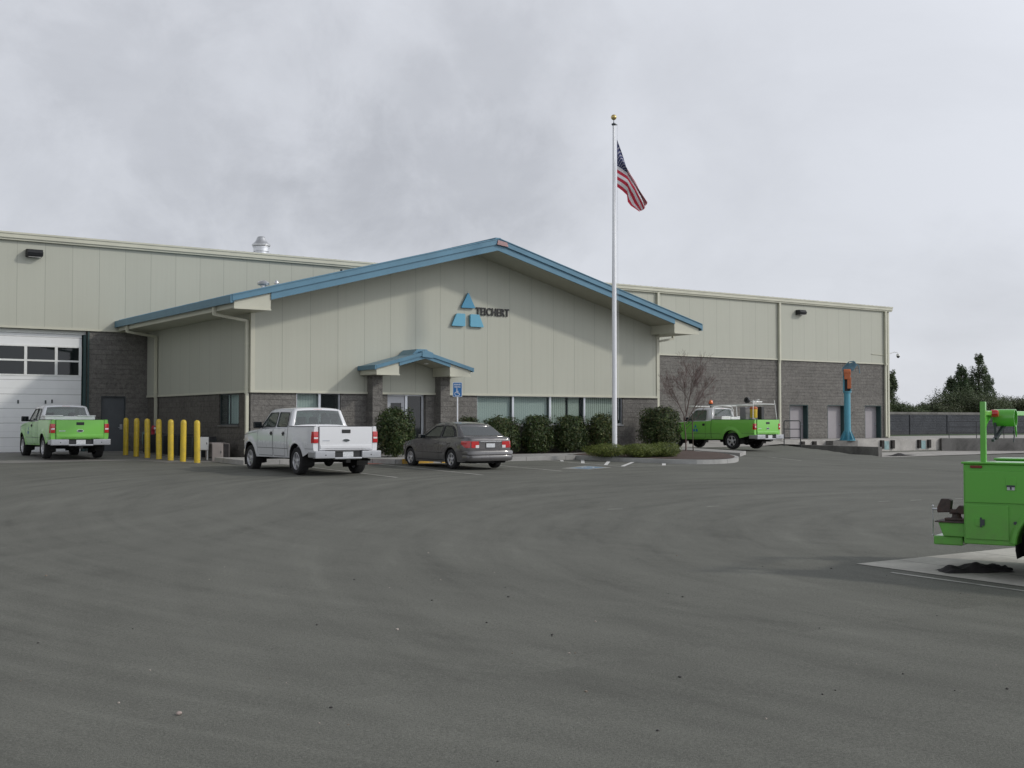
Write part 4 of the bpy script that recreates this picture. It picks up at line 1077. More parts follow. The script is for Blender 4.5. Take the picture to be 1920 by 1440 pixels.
def make_pickup(name,loc,deg,mat,cabmat,wb,bedlen,ro,label,cabtype,style='f150',bed=True,w=1.0,h=1.88,hide_bed=False,group='pickup trucks in the yard'):
    e=empty(name,loc,R(deg),label,'pickup truck',group)
    yb=-ro+bedlen                       # bed front
    yw=wb-.50                           # windscreen base
    yf=wb+.92
    heavy=style=='f250'
    rail=1.345 if not heavy else 1.37
    belt=1.29 if not heavy else 1.30
    B=Body(wb=wb,zc=.385,ra=.50,flare=.030 if not heavy else .045,
      wtab=[(-ro,w*.962),(-ro+.06,w*.985),(-ro+.2,w),(yf-.75,w),(yf-.35,w*.965),(yf-.1,w*.88),(yf,w*.74)],
      stab=[(.40,.945),(.55,.972),(.75,.992),(.80,1.0),(1.0,.998),(1.18,.985),(1.30,.972),(1.4,.955)],
      btab=[(-ro,.66),(-ro+.35,.62),(-.50,.52),(.5,.46),(wb-.5,.44),(wb+.55,.46),(yf,.50)],
      ttab=[(-ro,rail),(yb,rail),(yb+.02,belt+.02),(yb+.25,belt),(yw-.25,belt-.03),(yw,belt-.05),(wb+.1,1.19),(yf-.25,1.10),(yf-.06,1.03),(yf,.96)],
      extra=[yb],crown=lambda y: .06*min(1,max(0,(yf-y)/.5)))
    B.ttab=[t_ for t_ in B.ttab]
    if hide_bed: shell(B,e,mat,yb,yf)
    else: shell(B,e,mat,-ro,yf,bed=(yb,.74))
    arch_liners(B,e); underside(B,e,-ro,yf)
    # greenhouse
    ys_={'crew':(yb+.03,yb+.16,.0),'ext':(yb+.03,yb+.15,0),'reg':(yb+.04,yb+.13,0)}[cabtype]
    yr0,yr1,_=ys_
    ywt=yw-.62                          # windscreen top
    zr=h
    prof=[(yw+.02,belt-.06),(ywt,zr-.07),(ywt-.16,zr-.025),(ywt-.55,zr-.008),((ywt+yr1)/2-.2,zr-.005),(yr1+.22,zr-.012),(yr1+.05,zr-.035),(yr1,zr-.07),(yr0,belt+.0)]
    hwt=[(belt-.1,w*.905),(belt,w*.90),(zr-.12,w*.755),(zr-.06,w*.725),(zr-.02,w*.665),(zr,w*.62)]
    zt_,zb_=zr-.135,belt+.045
    def wy(z,base,topy): return base+(topy-base)*(z-belt)/(zr-.07-belt)
    yA=lambda z: wy(z,yw-.14,ywt-.10)
    if cabtype=='crew':
        wins=[[(yA(zb_)-.02,zb_),(yA(zt_)-.02,zt_),(yb+1.20,zt_+.012),(yb+1.16,zb_)],[(yb+1.06,zb_),(yb+1.09,zt_+.012),(yb+.36,zt_),(yb+.26,zb_)]]
    elif cabtype=='ext':
        wins=[[(yA(zb_)-.02,zb_),(yA(zt_)-.02,zt_),(yb+.98,zt_+.012),(yb+.95,zb_)],[(yb+.86,zb_),(yb+.88,zt_+.012),(yb+.42,zt_),(yb+.30,zb_)]]
    else:
        wins=[[(yA(zb_)-.02,zb_),(yA(zt_)-.02,zt_),(yb+.46,zt_+.012),(yb+.40,zb_)]]
    cab(e,cabmat,M['glass'],prof,wins,hwt,zr-.09,{0:(.12,.10,.93),7:(.13,.04,.96)})
    if cabtype=='crew': seatset(e,(yb+.55,yb+1.45))
    elif cabtype=='ext': seatset(e,(yb+1.0,))
    else: seatset(e,(yb+.45,))
    MB().box(-.72,.72,yw-.35,yw-.02,.9,belt+.02).build('dashboard',M['black'],e,bevel=.04)
    MB().box(-.82,.82,yb+.08,yw-.1,.62,.74).build('cab_floor',M['under'],e)
    # brake light on the roof edge
    MB().box(-.13,.13,yr1-.012,yr1+.05,zr-.065,zr-.03).build('brake_light',M['red'],e,bevel=.008)
    wheels(e,.385,.265,w-.135,(0,wb))
    mirrors(e,yw-.30,belt+.10,w*.92+.02,M['black'])
    q=MB()
    doors={'crew':[(yb+.20,yb+1.10),(yb+1.13,yw-.12)],'ext':[(yb+.26,yb+.90),(yb+.92,yw-.12)],'reg':[(yb+.34,yw-.12)]}[cabtype]
    for s_ in (-1,1):
        for a,b_ in doors:
            seam(B,q,[(a,belt-.01),(a,.60),(a+.06,.50),(b_-.04,.50),(b_,.60),(b_,belt-.03)],s_)
        seam(B,q,[(.62,.72),(wb-.62,.72)],s_,.012,.003)
        seam(B,q,[(yb+.005,rail),(yb+.005,.50)],s_,.022,.003)
        seam(B,q,[(-ro+.02,.74),(-.60,.74)],s_,.008,.003)
        seam(B,q,[(yw-.05,1.18),(wb+.65,1.08)],s_,.010,.003)
    q.split('panel_gap',M['black'],e,recalc=False)
    for s_ in (-1,1):
        for a,b_ in doors:
            yy=a+.12 if not (cabtype=='ext' and b_-a<.7) else None
            if yy is None: continue
            q=MB(); B.patch(q,yy-.07,yy+.07,1.085,1.20,.006,3,3,s_); q.box(s_*(B.X(yy,1.14)+.012)-.012,s_*(B.X(yy,1.14)+.012)+.012,yy-.07,yy+.07,1.13,1.165); q.build('door_handle',M['black'],e)
    # front: grille, lamps, bumper
    q=MB(); q.box(-.52,.52,yf-.015,yf+.02,.70,.98)
    q.build('grille',M['chrome'],e,bevel=.02)
    for s_ in (-1,1):
        q=MB(); q.box(s_*.68-.13,s_*.68+.13,yf-.10,yf+.012,.72,.98); q.build('headlight',M['clear'],e,bevel=.03)
    q=MB(); q.prism([(-.93,yf-.40,.45),(-.90,yf-.12,.45),(-.66,yf+.08,.45),(.66,yf+.08,.45),(.90,yf-.12,.45),(.93,yf-.40,.45)],(0,0,.20)); q.build('front_bumper',M['bumper'] if heavy else cabmat,e,bevel=.03,smooth=True)
    if hide_bed: return e,B,yb,yf
    # tailgate, tail lamps, rear bumper, plate
    tg=MB(); tg.box(-.795,.795,-ro-.035,-ro+.045,.70,rail+.005); t_=tg.build('tailgate',mat,e,bevel=.02,bseg=3,smooth=True)
    tg=MB(); tg.box(-.77,.77,-ro-.052,-ro-.03,.745,.845); tg.build('tailgate_panel',mat,t_,bevel=.012,smooth=True)
    q=MB(); q.box(-.13,.13,-ro-.048,-ro-.03,1.17,1.27); q.build('tailgate_handle',M['black'],t_,bevel=.01)
    q=MB(); q.add([(.115*math.cos(a)*1.0,-ro-.045,.97+.048*math.sin(a)) for a in [2*math.pi*k/20 for k in range(20)]]+[(.115*math.cos(a),-ro-.034,.97+.048*math.sin(a)) for a in [2*math.pi*k/20 for k in range(20)]],[tuple(range(20))]+[(k,(k+1)%20,20+(k+1)%20,20+k) for k in range(20)]); b1=q.build('emblem',M['chrome'],t_)
    q=MB(); q.add([(.098*math.cos(a),-ro-.047,.97+.036*math.sin(a)) for a in [2*math.pi*k/20 for k in range(20)]],[tuple(range(20))]); q.build('emblem_field',M['darkframe'],b1,recalc=False)
    q=MB(); 
    for k in range(5): q.box(-.70+k*.043,-.665+k*.043,-ro-.042,-ro-.034,.955,.985)
    q.build('badge',M['alu'],t_)
    q=MB()
    for s_ in (-1,1): q.box(s_*.80-.006,s_*.80+.006,-ro-.012,-ro+.0,.70,rail-.01)
    q.split('tailgate_gap',M['black'],t_)
    for s_ in (-1,1):
        z0,z1=(.90,1.215) if not heavy else (.92,1.20)
        wl=.125 if not heavy else .10
        q=MB(); x1=B.X(-ro,1.05)+.008; 
        q.box(min(s_*(x1-wl-.02),s_*x1),max(s_*(x1-wl-.02),s_*x1),-ro-.028,-ro+.045,z0,z1)
        B.patch(q,-ro-.01,-ro+.075,z0,z1,.012,3,3,s_)
        l_=q.build('taillight',M['red'],e,bevel=.014,smooth=True)
        q=MB(); q.box(min(s_*(x1-wl-.005),s_*(x1-.012)),max(s_*(x1-wl-.005),s_*(x1-.012)),-ro-.033,-ro-.024,(z0+z1)/2-.045,(z0+z1)/2+.005); q.build('reversing_lens',M['clear'],l_,bevel=.006)
    bm_=MB(); yb0=-ro-.21
    for s_ in (-1,1):
        xa,xb=sorted((s_*.40,s_*.99)); bm_.box(xa,xb,yb0,-ro-.02,.48,.685)
        xa,xb=sorted((s_*.93,s_*1.0)); bm_.box(xa,xb,yb0+.02,-ro+.28,.50,.665)
    bm_.box(-.41,.41,yb0+.005,-ro-.02,.455,.515); bm_.box(-.41,.41,yb0+.07,-ro-.02,.515,.67)
    rb=bm_.build('rear_bumper',M['bumper'],e,bevel=.022,bseg=3,smooth=True)
    q=MB(); q.box(-.40,.40,yb0+.055,yb0+.069,.52,.665); q.box(-.62,.62,yb0+.01,-ro-.02,.686,.693); q.build('bumper_pad',M['black'],rb)
    q=MB(); q.box(-.155,.155,yb0+.04,yb0+.054,.52,.665); q.build('licence_plate',M['plate'],rb)
    q=MB()
    for s_ in (-1,1): q.lathe([(.018,0),(.018,-.006),(0,-.006)],(s_*.68,yb0,.575),'y',10)
    q.build('bumper_plug',M['black'],rb)
    q=MB(); q.box(-.06,.06,yb0+.02,-ro+.3,.36,.45); q.build('hitch',M['under'],rb)
    q=MB()
    for s_ in (-1,1):
        xo=B.X(0,rail)-.05; q.box(s_*xo-.05,s_*xo+.05,-ro+.02,yb-.02,rail+.012,rail+.022)
    q.box(-.79,.79,-ro-.03,-ro+.04,rail+.004,rail+.014)
    q.build('bed_rail_cap',M['black'],e)
    return e,B,yb,yf
def toolbox(e,yb,rail,w_=.86):
    q=MB(); q.box(-w_,w_,yb-.55,yb-.06,rail-.25,rail+.13); t_=q.build('tool_box',M['tool'],e,bevel=.015)
    for s_ in (-1,1):
        q=MB(); xa,xb=sorted((s_*.24,s_*(w_+.02))); q.box(xa,xb,yb-.57,yb-.04,rail+.13,rail+.165); q.build('lid',M['tool'],t_,bevel=.01)
def door_logo(B,e,y,z,mat,side=-1,s_=1.):
    q=MB()
    def f(poly):
        q.add([(side*(B.X(y+a*s_,z+b_*s_)+.007),y+a*s_*(-side*-1),z+b_*s_) for a,b_ in poly],[tuple(range(len(poly)))])
    f([(-.05,.02),(.05,.02),(0,.14)]); f([(-.13,-.13),(-.02,-.13),(-.02,-.03),(-.085,-.03)]); f([(.13,-.13),(.02,-.13),(.02,-.03),(.085,-.03)])
    q.build('door_decal',mat,e,recalc=False)
vz=lambda x,y,d=0.: (x,y,zg(x,y)+d)
e1,B1,yb1,_=make_pickup('pickup_truck',vz(15.10,30.75),-2.2,M['pwhite'],M['pwhite'],3.62,1.78,1.13,'white crew cab pickup with chrome-silver rear bumper parked in front of the office','crew')
e2,B2,yb2,_=make_pickup('pickup_truck',vz(11.30,43.3,.03),-2.0,M['green'],M['pwhite'],3.55,2.02,1.13,'lime green pickup with white roof and aluminium tool box before the roll-up door','ext')
toolbox(e2,yb2,1.345); door_logo(B2,e2,yb2+1.55,.98,M['signblue'])
# utility pickup
e3,B3,yb3,_=make_pickup('pickup_truck',vz(41.05,39.7,.07),6.3,M['green'],M['pwhite'],3.48,2.50,1.30,'lime green regular cab pickup with ladder rack and amber beacon near the dock','reg','f250',h=1.95)
toolbox(e3,yb3,1.37,.88); door_logo(B3,e3,yb3+.95,.98,M['signblue'],s_=1.25)
q=MB()
ra=1.37
for s_ in (-1,1):
    x=s_*.90; x2=s_*.80
    q.tube([(x,yb3-.06,ra),(x2,yb3-.10,2.02)],.019,8); q.tube([(x,-1.18,ra),(x2,-1.12,2.28)],.018,8)
    q.tube([(x2,-1.12,2.10),(x2,yb3-.1,2.05),(x2,yb3+.9,2.06),(x2*.98,yb3+1.5,2.02)],.020,8)
    q.tube([(x,.1,ra),(x2,.1,2.07)],.017,8)
q.tube([(-.80,yb3-.1,2.04),(.80,yb3-.1,2.04)],.020,8); q.tube([(-.80,-1.12,2.10),(.80,-1.12,2.10)],.018,8); q.tube([(-.80,yb3+1.5,2.02),(.80,yb3+1.5,2.02)],.019,8)
q.tube([(-.80,.1,2.07),(.80,.1,2.07)],.017,8)
for s_ in (-1,1): q.tube([(s_*.8,yb3+.1,1.42),(s_*.80,yb3+.1,1.85),(s_*.66,yb3+.08,2.0),(0,yb3+.08,2.04)],.018,8)
q.build('ladder_rack',M['white'],e3,smooth=True)
q=MB(); q.lathe([(.10,0),(.11,.02),(.11,.06)],(-.45,yb3+.45,2.08),'z',16); q.bar((-.45,yb3+.45,1.96),(-.45,yb3+.45,2.09),.05); q.build('beacon_base',M['black'],e3)
q=MB(); q.lathe([(.095,0),(.10,.05),(.095,.12),(.06,.17),(0,.185)],(-.45,yb3+.45,2.14),'z',16); q.build('beacon',M['amber'],e3,smooth=True)
def thing_at(name,parent,loc,label,cat,group=None):
    m_=Matrix.Translation(parent.location)@Matrix.Rotation(parent.rotation_euler.z,4,'Z')
    p=m_@Vector(loc); return empty(name,p,parent.rotation_euler.z,label,cat,group)
k=thing_at('water_cooler',e3,(-.55,-.95,1.40),'round yellow and orange drinks cooler standing in the bed of the utility pickup','drinks cooler')
q=MB(); q.lathe([(0,0),(.15,0),(.165,.04),(.175,.40)],(0,0,.06),'z',20); q.build('drum',M['yellow'],k,smooth=True)
q=MB(); q.lathe([(.18,0),(.185,.05),(.15,.10),(.09,.12),(0,.12)],(0,0,.46),'z',20); q.build('lid',M['orange'],k,smooth=True)
k=thing_at('cone_stack',e3,(.05,-.9,1.38),'dark equipment case standing upright in the utility pickup bed','equipment case')
MB().box(-.10,.10,-.12,.12,0,.60).build('case',M['rail'],k,bevel=.02)
k=thing_at('tool_cabinet',e3,(-.35,-.42,.76),'plain grey equipment cabinet in the middle of the utility pickup bed','cabinet')
MB().box(-.34,.34,-.16,.16,0,1.20).build('cabinet_box',simple('grey_cabinet',(.22,.22,.23),.5),k,bevel=.02)
k=thing_at('hose_reel',e3,(-.35,-.95,2.13),'white pipe fittings and reel lying on the ladder rack','pipe fittings')
q=MB(); q.tube([(-.4,-.1,.05),(.55,.1,.07)],.032,10); q.tube([(-.2,.25,.05),(-.05,-.2,.16)],.03,10); q.tube([(.1,.1,.04),(.5,.3,.10)],.04,10); q.build('fittings',M['white'],k,smooth=True)
q=MB(); q.lathe([(.05,-.06),(.14,-.06),(.14,.06),(.05,.06)],(-.35,.25,.15),'x',16); q.build('reel',M['rail'],k)
# ---- sedan
def make_sedan():
    e=empty('sedan_car',vz(20.42,31.35,.01),R(-1.5),'dark grey four-door sedan parked beside the white pickup','car')
    wb=2.62; yr=-.96; yf=3.47; w=.86
    B=Body(wb=wb,zc=.31,ra=.365,flare=.018,
      wtab=[(yr,w*.80),(yr+.03,w*.87),(yr+.09,w*.925),(yr+.22,w*.965),(yr+.5,w*.99),(yr+.9,w),(yf-1.,w),(yf-.55,w*.975),(yf-.25,w*.90),(yf-.08,w*.78),(yf,w*.62)],
      stab=[(.18,.95),(.30,.975),(.45,.99),(.55,1.0),(.7,.998),(.82,.985),(.92,.955),(1.02,.90)],
      btab=[(yr,.30),(yr+.2,.24),(.5,.20),(wb-.4,.19),(wb+.5,.20),(yf,.24)],
      ttab=[(yr,.90),(yr+.03,.945),(yr+.10,.975),(yr+.45,.985),(.0,.965),(1.0,.925),(2.0,.91),(2.35,.90),(2.8,.83),(3.2,.74),(3.38,.66),(yf,.56)],
      extra=[],crown=lambda y: .045 if y>-.3 else .03)
    shell(B,e,M['grey'],yr,yf); arch_liners(B,e,.28); underside(B,e,yr,yf,truck=False)
    prof=[(2.28,.91),(1.42,1.37),(1.25,1.41),(.95,1.435),(.60,1.435),(.25,1.405),(.08,1.375),(-.03,1.34),(-.56,1.00)]
    hwt=[(.88,.80),(.95,.785),(1.32,.60),(1.37,.575),(1.41,.535),(1.44,.50)]
    wins=[[(1.86,.99),(1.33,1.31),(.84,1.345),(.80,.99)],[(.72,.99),(.76,1.345),(.32,1.31),(.02,1.14),(-.05,1.0)]]
    cab(e,M['grey'],M['glass'],prof,wins,hwt,1.36,{0:(.10,.07,.93),7:(.09,.06,.88)},matscreen=M['rearglass'])
    seatset(e,(.25,1.15),.34,.45,1.02,.46)
    MB().box(-.66,.66,1.75,2.15,.55,.92).build('dashboard',M['black'],e,bevel=.04)
    MB().box(-.64,.64,-.52,-.15,.85,.95).build('parcel_shelf',M['black'],e,bevel=.01)
    wheels(e,.305,.20,w-.105,(0,wb))
    mirrors(e,1.72,1.0,.80,M['grey'],(.20,.12,.13))
    q=MB()
    for s_ in (-1,1):
        seam(B,q,[(.78,.93),(.76,.30)],s_,.009); seam(B,q,[(1.72,.91),(1.80,.75),(1.78,.32)],s_,.009); seam(B,q,[(-.02,.95),(.02,.75),(.34,.55),(.42,.30)],s_,.009)
        seam(B,q,[(.45,.50),(wb-.45,.50)],s_,.016); seam(B,q,[(.45,.27),(wb-.42,.27)],s_,.02); seam(B,q,[(yr+.04,.56),(-.38,.56)],s_,.008); seam(B,q,[(2.55,.82),(3.2,.66)],s_,.008)
    q.split('panel_gap',M['black'],e,recalc=False)
    for s_ in (-1,1):
        for yy in (.92,.16):
            q=MB(); x=B.X(yy,.80)+.012; q.box(s_*x-.014,s_*x+.014,yy-.09,yy+.09,.785,.812); q.build('door_handle',M['grey'],e,bevel=.008)
        q=MB(); B.patch(q,yr+.012,yr+.36,.665,.875,.010,10,4,s_)
        # taper: wedge the front of the lamp upward
        for i,v in enumerate(q.v):
            t_=(v[1]-yr-.02)/.34
            if t_>0.35: q.v[i]=(v[0],v[1],v[2]+(.875-v[2])*max(0,(t_-.35))*0.9)
        x1=.70
        q.box(min(s_*.42,s_*.69),max(s_*.42,s_*.69),yr-.012,yr+.02,.665,.865)
        tl=q.build('taillight',M['red'],e,smooth=True)
        q=MB(); q.box(min(s_*.42,s_*.54),max(s_*.42,s_*.54),yr-.016,yr-.004,.665,.75); q.build('reversing_lens',M['clear'],tl)
        q=MB(); B.patch(q,yf-.36,yf-.03,.56,.68,.008,5,3,s_); q.build('headlight',M['clear'],e)
    q=MB(); q.box(-.40,.40,yr-.006,yr+.004,.62,.88); q.box(-.42,.42,yr-.03,yr-.004,.845,.875); q.build('boot_panel',M['grey'],e,bevel=.006)
    q=MB(); q.box(-.38,.38,yr-.034,yr-.028,.848,.862); q.build('chrome_strip',M['chrome'],e)
    q=MB(); q.box(-.16,.16,yr-.016,yr-.006,.675,.80); q.build('licence_plate',M['plate'],e)
    q=MB()
    for a,b_ in ((-.175,-.16),(.16,.175)): q.box(a,b_,yr-.02,yr-.006,.66,.815)
    q.box(-.16,.16,yr-.02,yr-.006,.66,.672); q.box(-.16,.16,yr-.02,yr-.006,.802,.815); q.build('plate_frame',M['black'],e)
    # rear bumper: rounded bar wrapping the corners
    q=MB(); L=[]
    for a in range(-90,91,6):
        t_=R(a); x=math.sin(t_); sgn=1 if x>=0 else -1
        xx=.80*sgn*min(1,abs(x)**.45) if a else 0; yy=yr-.075+ (.42)*(1-abs(math.cos(t_))**.30)
        L.append((xx,yy))
    pr_=[(0,.58),(.035,.57),(.05,.54),(.05,.46),(.03,.44),(.045,.42),(.045,.33),(.02,.28),(0,.26)]
    vs=[]
    for (x,y) in L:
        nx_,ny_=x/.9,(-1 if abs(x)<.7 else -.4)
        for o_,z in pr_: vs.append((x*(1+o_*.9),y-o_,z))
    m_=len(pr_); q.add(vs,[(i*m_+k,i*m_+k+1,(i+1)*m_+k+1,(i+1)*m_+k) for i in range(len(L)-1) for k in range(m_-1)])
    q.build('rear_bumper',M['grey'],e,smooth=True)
    q=MB(); q.box(-.5,.5,yf-.05,yf+.03,.28,.50); q.build('grille',M['black'],e,bevel=.03)
    return e
make_sedan()
# ---- service truck at the right edge of the picture
th=200.7
hx,hy=-math.sin(R(th)),math.cos(R(th)); rx,ry=hy,-hx
cor=Vector((12.11,8.28)); YR=-1.05; HWB=1.02
org=cor-Vector((hx,hy))*YR-Vector((rx,ry))*HWB
es,Bs,ybs,yfs=make_pickup('service_truck',(org.x,org.y,zg(org.x,org.y)),th,M['green2'],M['green2'],3.55,2.35,.92,'bright green service truck with utility body, vise and pipe rack at the right edge','reg','f250',h=1.95,hide_bed=True)
es['category']='service truck'; del es['group']
zb0,zt0,zs=.40,1.315,.865
ye=ybs-.05
for s_ in (1,-1):
    q=MB()
    xo,xi=s_*HWB,s_*(HWB-.42); xa,xb=sorted((xo,xi))
    # side compartment with wheel arch cut out
    arch=[(.50*math.cos(R(a))*1.0,.40+.46*math.sin(R(a))) for a in range(180,-1,-9)]
    poly=[(YR,zb0),(YR,zt0),(ye,zt0),(ye,zb0)]+[(y,z) for y,z in reversed(arch)]
    q.prism([(xo,y,z) for y,z in poly],(xi-xo,0,0)); sb=q.build('utility_box',M['green2'],es,bevel=.012,recalc=True)
    # proud doors with gaps around them
    q=MB(); t0=s_*(HWB+.001)
    def dpan(y0,y1,z0,z1,name='compartment_door',poly=None):
        q=MB(); xa,xb=sorted((s_*(HWB+.0),s_*(HWB+.016)))
        if poly: q.prism([(s_*HWB,y,z) for y,z in poly],(s_*.016,0,0))
        else: q.box(xa,xb,y0,y1,z0,z1)
        return q.build(name,M['green2'],es,bevel=.006,smooth=True)
    dpan(YR+.02,ye-.02,zs+.012,zt0-.075)
    dpan(YR+.02,-.56,zb0+.06,zs-.012)
    dpan(.53,ye-.02,zb0+.05,zs-.012)
    # arch flare
    q=MB(); A=[R(a) for a in range(0,181,8)]
    v=[]
    for a in A:
        for rr_,xx in ((.455,HWB+.0),(.465,HWB+.03),(.50,HWB+.032),(.53,HWB+.0)): v.append((s_*xx,rr_*1.06*math.cos(a),.40+rr_*math.sin(a)))
    q.add(v,[(4*i+k,4*i+k+1,4*i+k+5,4*i+k+4) for i in range(len(A)-1) for k in range(3)]); q.build('arch_flare',M['green2'],es,smooth=True)
    q=MB(); q.box(min(s_*HWB,s_*(HWB-.44))-.0,max(s_*(HWB+.025),s_*(HWB-.44)),YR-.02,ye+.01,zt0,zt0+.025); q.build('top_rim',M['green2'],es,bevel=.01)
    # latches
    for (y,z,w_) in ((YR+.52,1.10,.055),):
        q=MB(); q.box(min(s_*(HWB+.014),s_*(HWB+.022)),max(s_*(HWB+.014),s_*(HWB+.022)),y-w_,y+w_,z-.075,z+.075); lt=q.build('latch',M['green2'],es,bevel=.004)
        q=MB(); xa,xb=sorted((s_*(HWB+.022),s_*(HWB+.032))); q.box(xa,xb,y-.045,y+.045,z-.035,z-.015); q.box(xa,xb,y-.008,y+.008,z-.065,z-.035); q.build('latch_handle',M['darkframe'],lt)
        q=MB(); q.add([(s_*(HWB+.024),y-.04,z-.07),(s_*(HWB+.024),y+.04,z-.07),(s_*(HWB+.024),y+.04,z-.035),(s_*(HWB+.024),y-.04,z-.035)],[(0,1,2,3)]); q.build('latch_plate',M['alu'],lt,recalc=False)
    q=MB(); xa,xb=sorted((s_*(HWB+.014),s_*(HWB+.022))); q.box(xa,xb,YR+.13,YR+.23,.61,.70); lt=q.build('latch',M['green2'],es,bevel=.004)
    xa,xb=sorted((s_*(HWB+.022),s_*(HWB+.032))); q=MB(); q.box(xa,xb,YR+.185,YR+.205,.60,.71); q.box(xa,xb,YR+.205,YR+.235,.62,.69); q.build('latch_handle',M['darkframe'],lt)
    q=MB(); q.lathe([(.02,0),(.02,.012),(0,.012)],(s_*(HWB+.0 if s_>0 else HWB+.012),-.49,.66),'x',10); q.build('fuel_cap',M['darkframe'],es)
    q=MB(); xa,xb=sorted((s_*(HWB-.01),s_*(HWB+.018))); q.box(xa,xb,YR+.08,YR+.21,zt0-.045,zt0-.015); q.build('marker_light',simple('dark_red_lens_%d'%s_,(.20,.03,.02),.3),es,bevel=.005)
    # rear lamps
    q=MB(); xa,xb=sorted((s_*(HWB-.30),s_*(HWB-.08))); q.box(xa,xb,YR-.02,YR+.0,.60,.72); q.build('taillight',M['red'],es,bevel=.01)
q=MB(); q.box(-.60,.60,YR,ye,.68,.72); q.box(-.60,.60,ye-.03,ye,.72,zt0); q.box(-.59,.59,YR-.0,YR+.04,.70,1.10); q.build('load_floor',M['green2'],es)
q=MB(); q.box(-.95,.95,YR-.36,YR-.03,.365,.47); q.box(-.62,.62,YR-.20,YR-.0,.38,.43)
rb=q.build('step_bumper',M['green2'],es,bevel=.015)
q=MB(); q.prism([(.62,YR-.30,.63),(.62,YR-.0,.63),(.62,YR-.0,.47),(.62,YR-.24,.47)],(.36,0,0)); q.build('vise_shelf',M['green2'],es,bevel=.01)
q=MB(); q.box(.60,1.0,YR-.33,YR,.63,.645); q.build('shelf_top',M['vise'],es)
# pipe rack
px_=HWB-.12
q=MB(); q.box(px_-.03,px_+.03,YR+.17,YR+.23,zt0+.02,2.03)
q.box(-px_-.03,-px_+.03,YR+.42,YR+.48,zt0+.02,2.03)
q.bar((-px_+.02,YR+.45,1.90),(px_-.02,YR+.20,1.90),.055,.055)
for s_ in (-1,1):
    c=[(s_*(px_-.04),1.88),(s_*(px_-.04),1.60)]+[(s_*(px_-.04-.42*(1-math.cos(R(a)))),1.60+.24*math.sin(R(a))) for a in (15,30,45,60,75,90)]+[(s_*(px_-.46),1.88)]
    q.prism([(x,YR+.19,z) for x,z in c],(0,.02,0))
# forward rack at the cab end and longitudinal side bars
q.build('pipe_rack',M['green2'],es,bevel=.006)
for x in (.66,-.60):
    q=MB(); q.lathe([(.0,.035),(.035,.03),(.045,.01),(.045,-.045),(.0,-.045)],(x,YR+.285 if x>0 else YR+.44,1.895),'y',18); q.build('marker_light',M['red'],es,smooth=True)
q=MB()
c=(.44,YR+.34,1.845); q.lathe([(.092,-.12),(.102,-.12),(.102,.12),(.092,.12),(.092,-.12),(0,-.12)],c,'y',28); q.build('floodlight_drum',M['green2'],es,smooth=True,angle=30)
q=MB(); q.bar((.42,YR+.35,1.80),(.55,YR+.26,1.60),.04,.03); q.bar((.50,YR+.24,1.93),(.50,YR+.25,1.62),.05,.03); q.bar((.42,YR+.24,1.62),(.62,YR+.24,1.58),.03,.03)
q.tube([(.26,YR+.40,1.76),(.28,YR+.40,1.69),(.24,YR+.40,1.63),(.28,YR+.40,1.56)],.008,6); q.build('bracket',M['darkframe'],es)
# the vise
vs_=thing_at('bench_vise',es,(.80,YR-.16,.647),'rusty cast iron bench vise bolted on the rear shelf of the green service truck','vise')
q=MB(); q.box(-.09,.09,-.10,.17,0,.03); q.lathe([(.07,.03),(.055,.05),(.055,.08),(.075,.10)],(0,.03,0),'z',16)
q.prism([(-.05,.17,.08),(-.05,.17,.18),(-.05,.07,.19),(-.05,.03,.14),(-.05,-.05,.14),(-.05,-.05,.08)],(.10,0,0)); q.build('vise_base',M['vise'],vs_,bevel=.008)
q=MB(); q.prism([(-.055,-.04,.10),(-.055,-.02,.25),(-.055,-.06,.27),(-.055,-.15,.27),(-.055,-.20,.16),(-.055,-.20,.09)],(.11,0,0)); q.build('vise_jaw',M['vise'],vs_,bevel=.012)
q=MB(); q.tube([(0,-.19,.13),(0,-.27,.13)],.016,8); q.tube([(0,-.265,.165),(0,-.265,-.20)],.008,6); q.lathe([(0,-.02),(.016,0),(0,.02)],(0,-.265,.17),'z',8); q.lathe([(0,-.02),(.016,0),(0,.02)],(0,-.265,-.20),'z',8); q.build('vise_screw',M['steel'],vs_)
vs_.scale=(.92,.92,.92)
# ================================================================== SMALL THINGS
bl=['farthest of the row, nearest the grey door','second from the grey door end','third from the grey door end','middle of the row','third from the near end','second from the near end','nearest end of the row, by the kerb']
proto=None
for i,(x,y) in enumerate(((13.80,45.35),(13.79,44.05),(13.79,42.75),(13.80,41.50),(13.84,40.40),(13.92,39.40),(14.02,38.32))):
    if proto is None:
        proto=empty('bollard',(x,y,zg(x,y)),0)
        q=MB(); q.lathe([(.098,-.1),(.098,1.32),(.092,1.37),(.072,1.41),(.035,1.432),(0,1.438)],(0,0,0),'z',20); q.build('bollard_sleeve',M['yellow'],proto,smooth=True)
        MB().lathe([(.14,.0),(.14,.012),(.10,.02)],(0,0,0),'z',18).build('base_ring',M['retain'],proto)
        o=proto
    else:
        o=proto.copy(); COL.objects.link(o); o.location=(x,y,zg(x,y))
        for ch in list(proto.children):
            c=ch.copy(); COL.objects.link(c); c.parent=o
    o.rotation_euler=(R((-.7,.9,-.5,.4,.9,-.4,.5)[i]),R((.5,-.8,.4,.9,-.5,.7,-.4)[i]),i*.9)
    tag(o,'yellow bollard, '+bl[i],'bollard','yellow bollards along the office side wall')
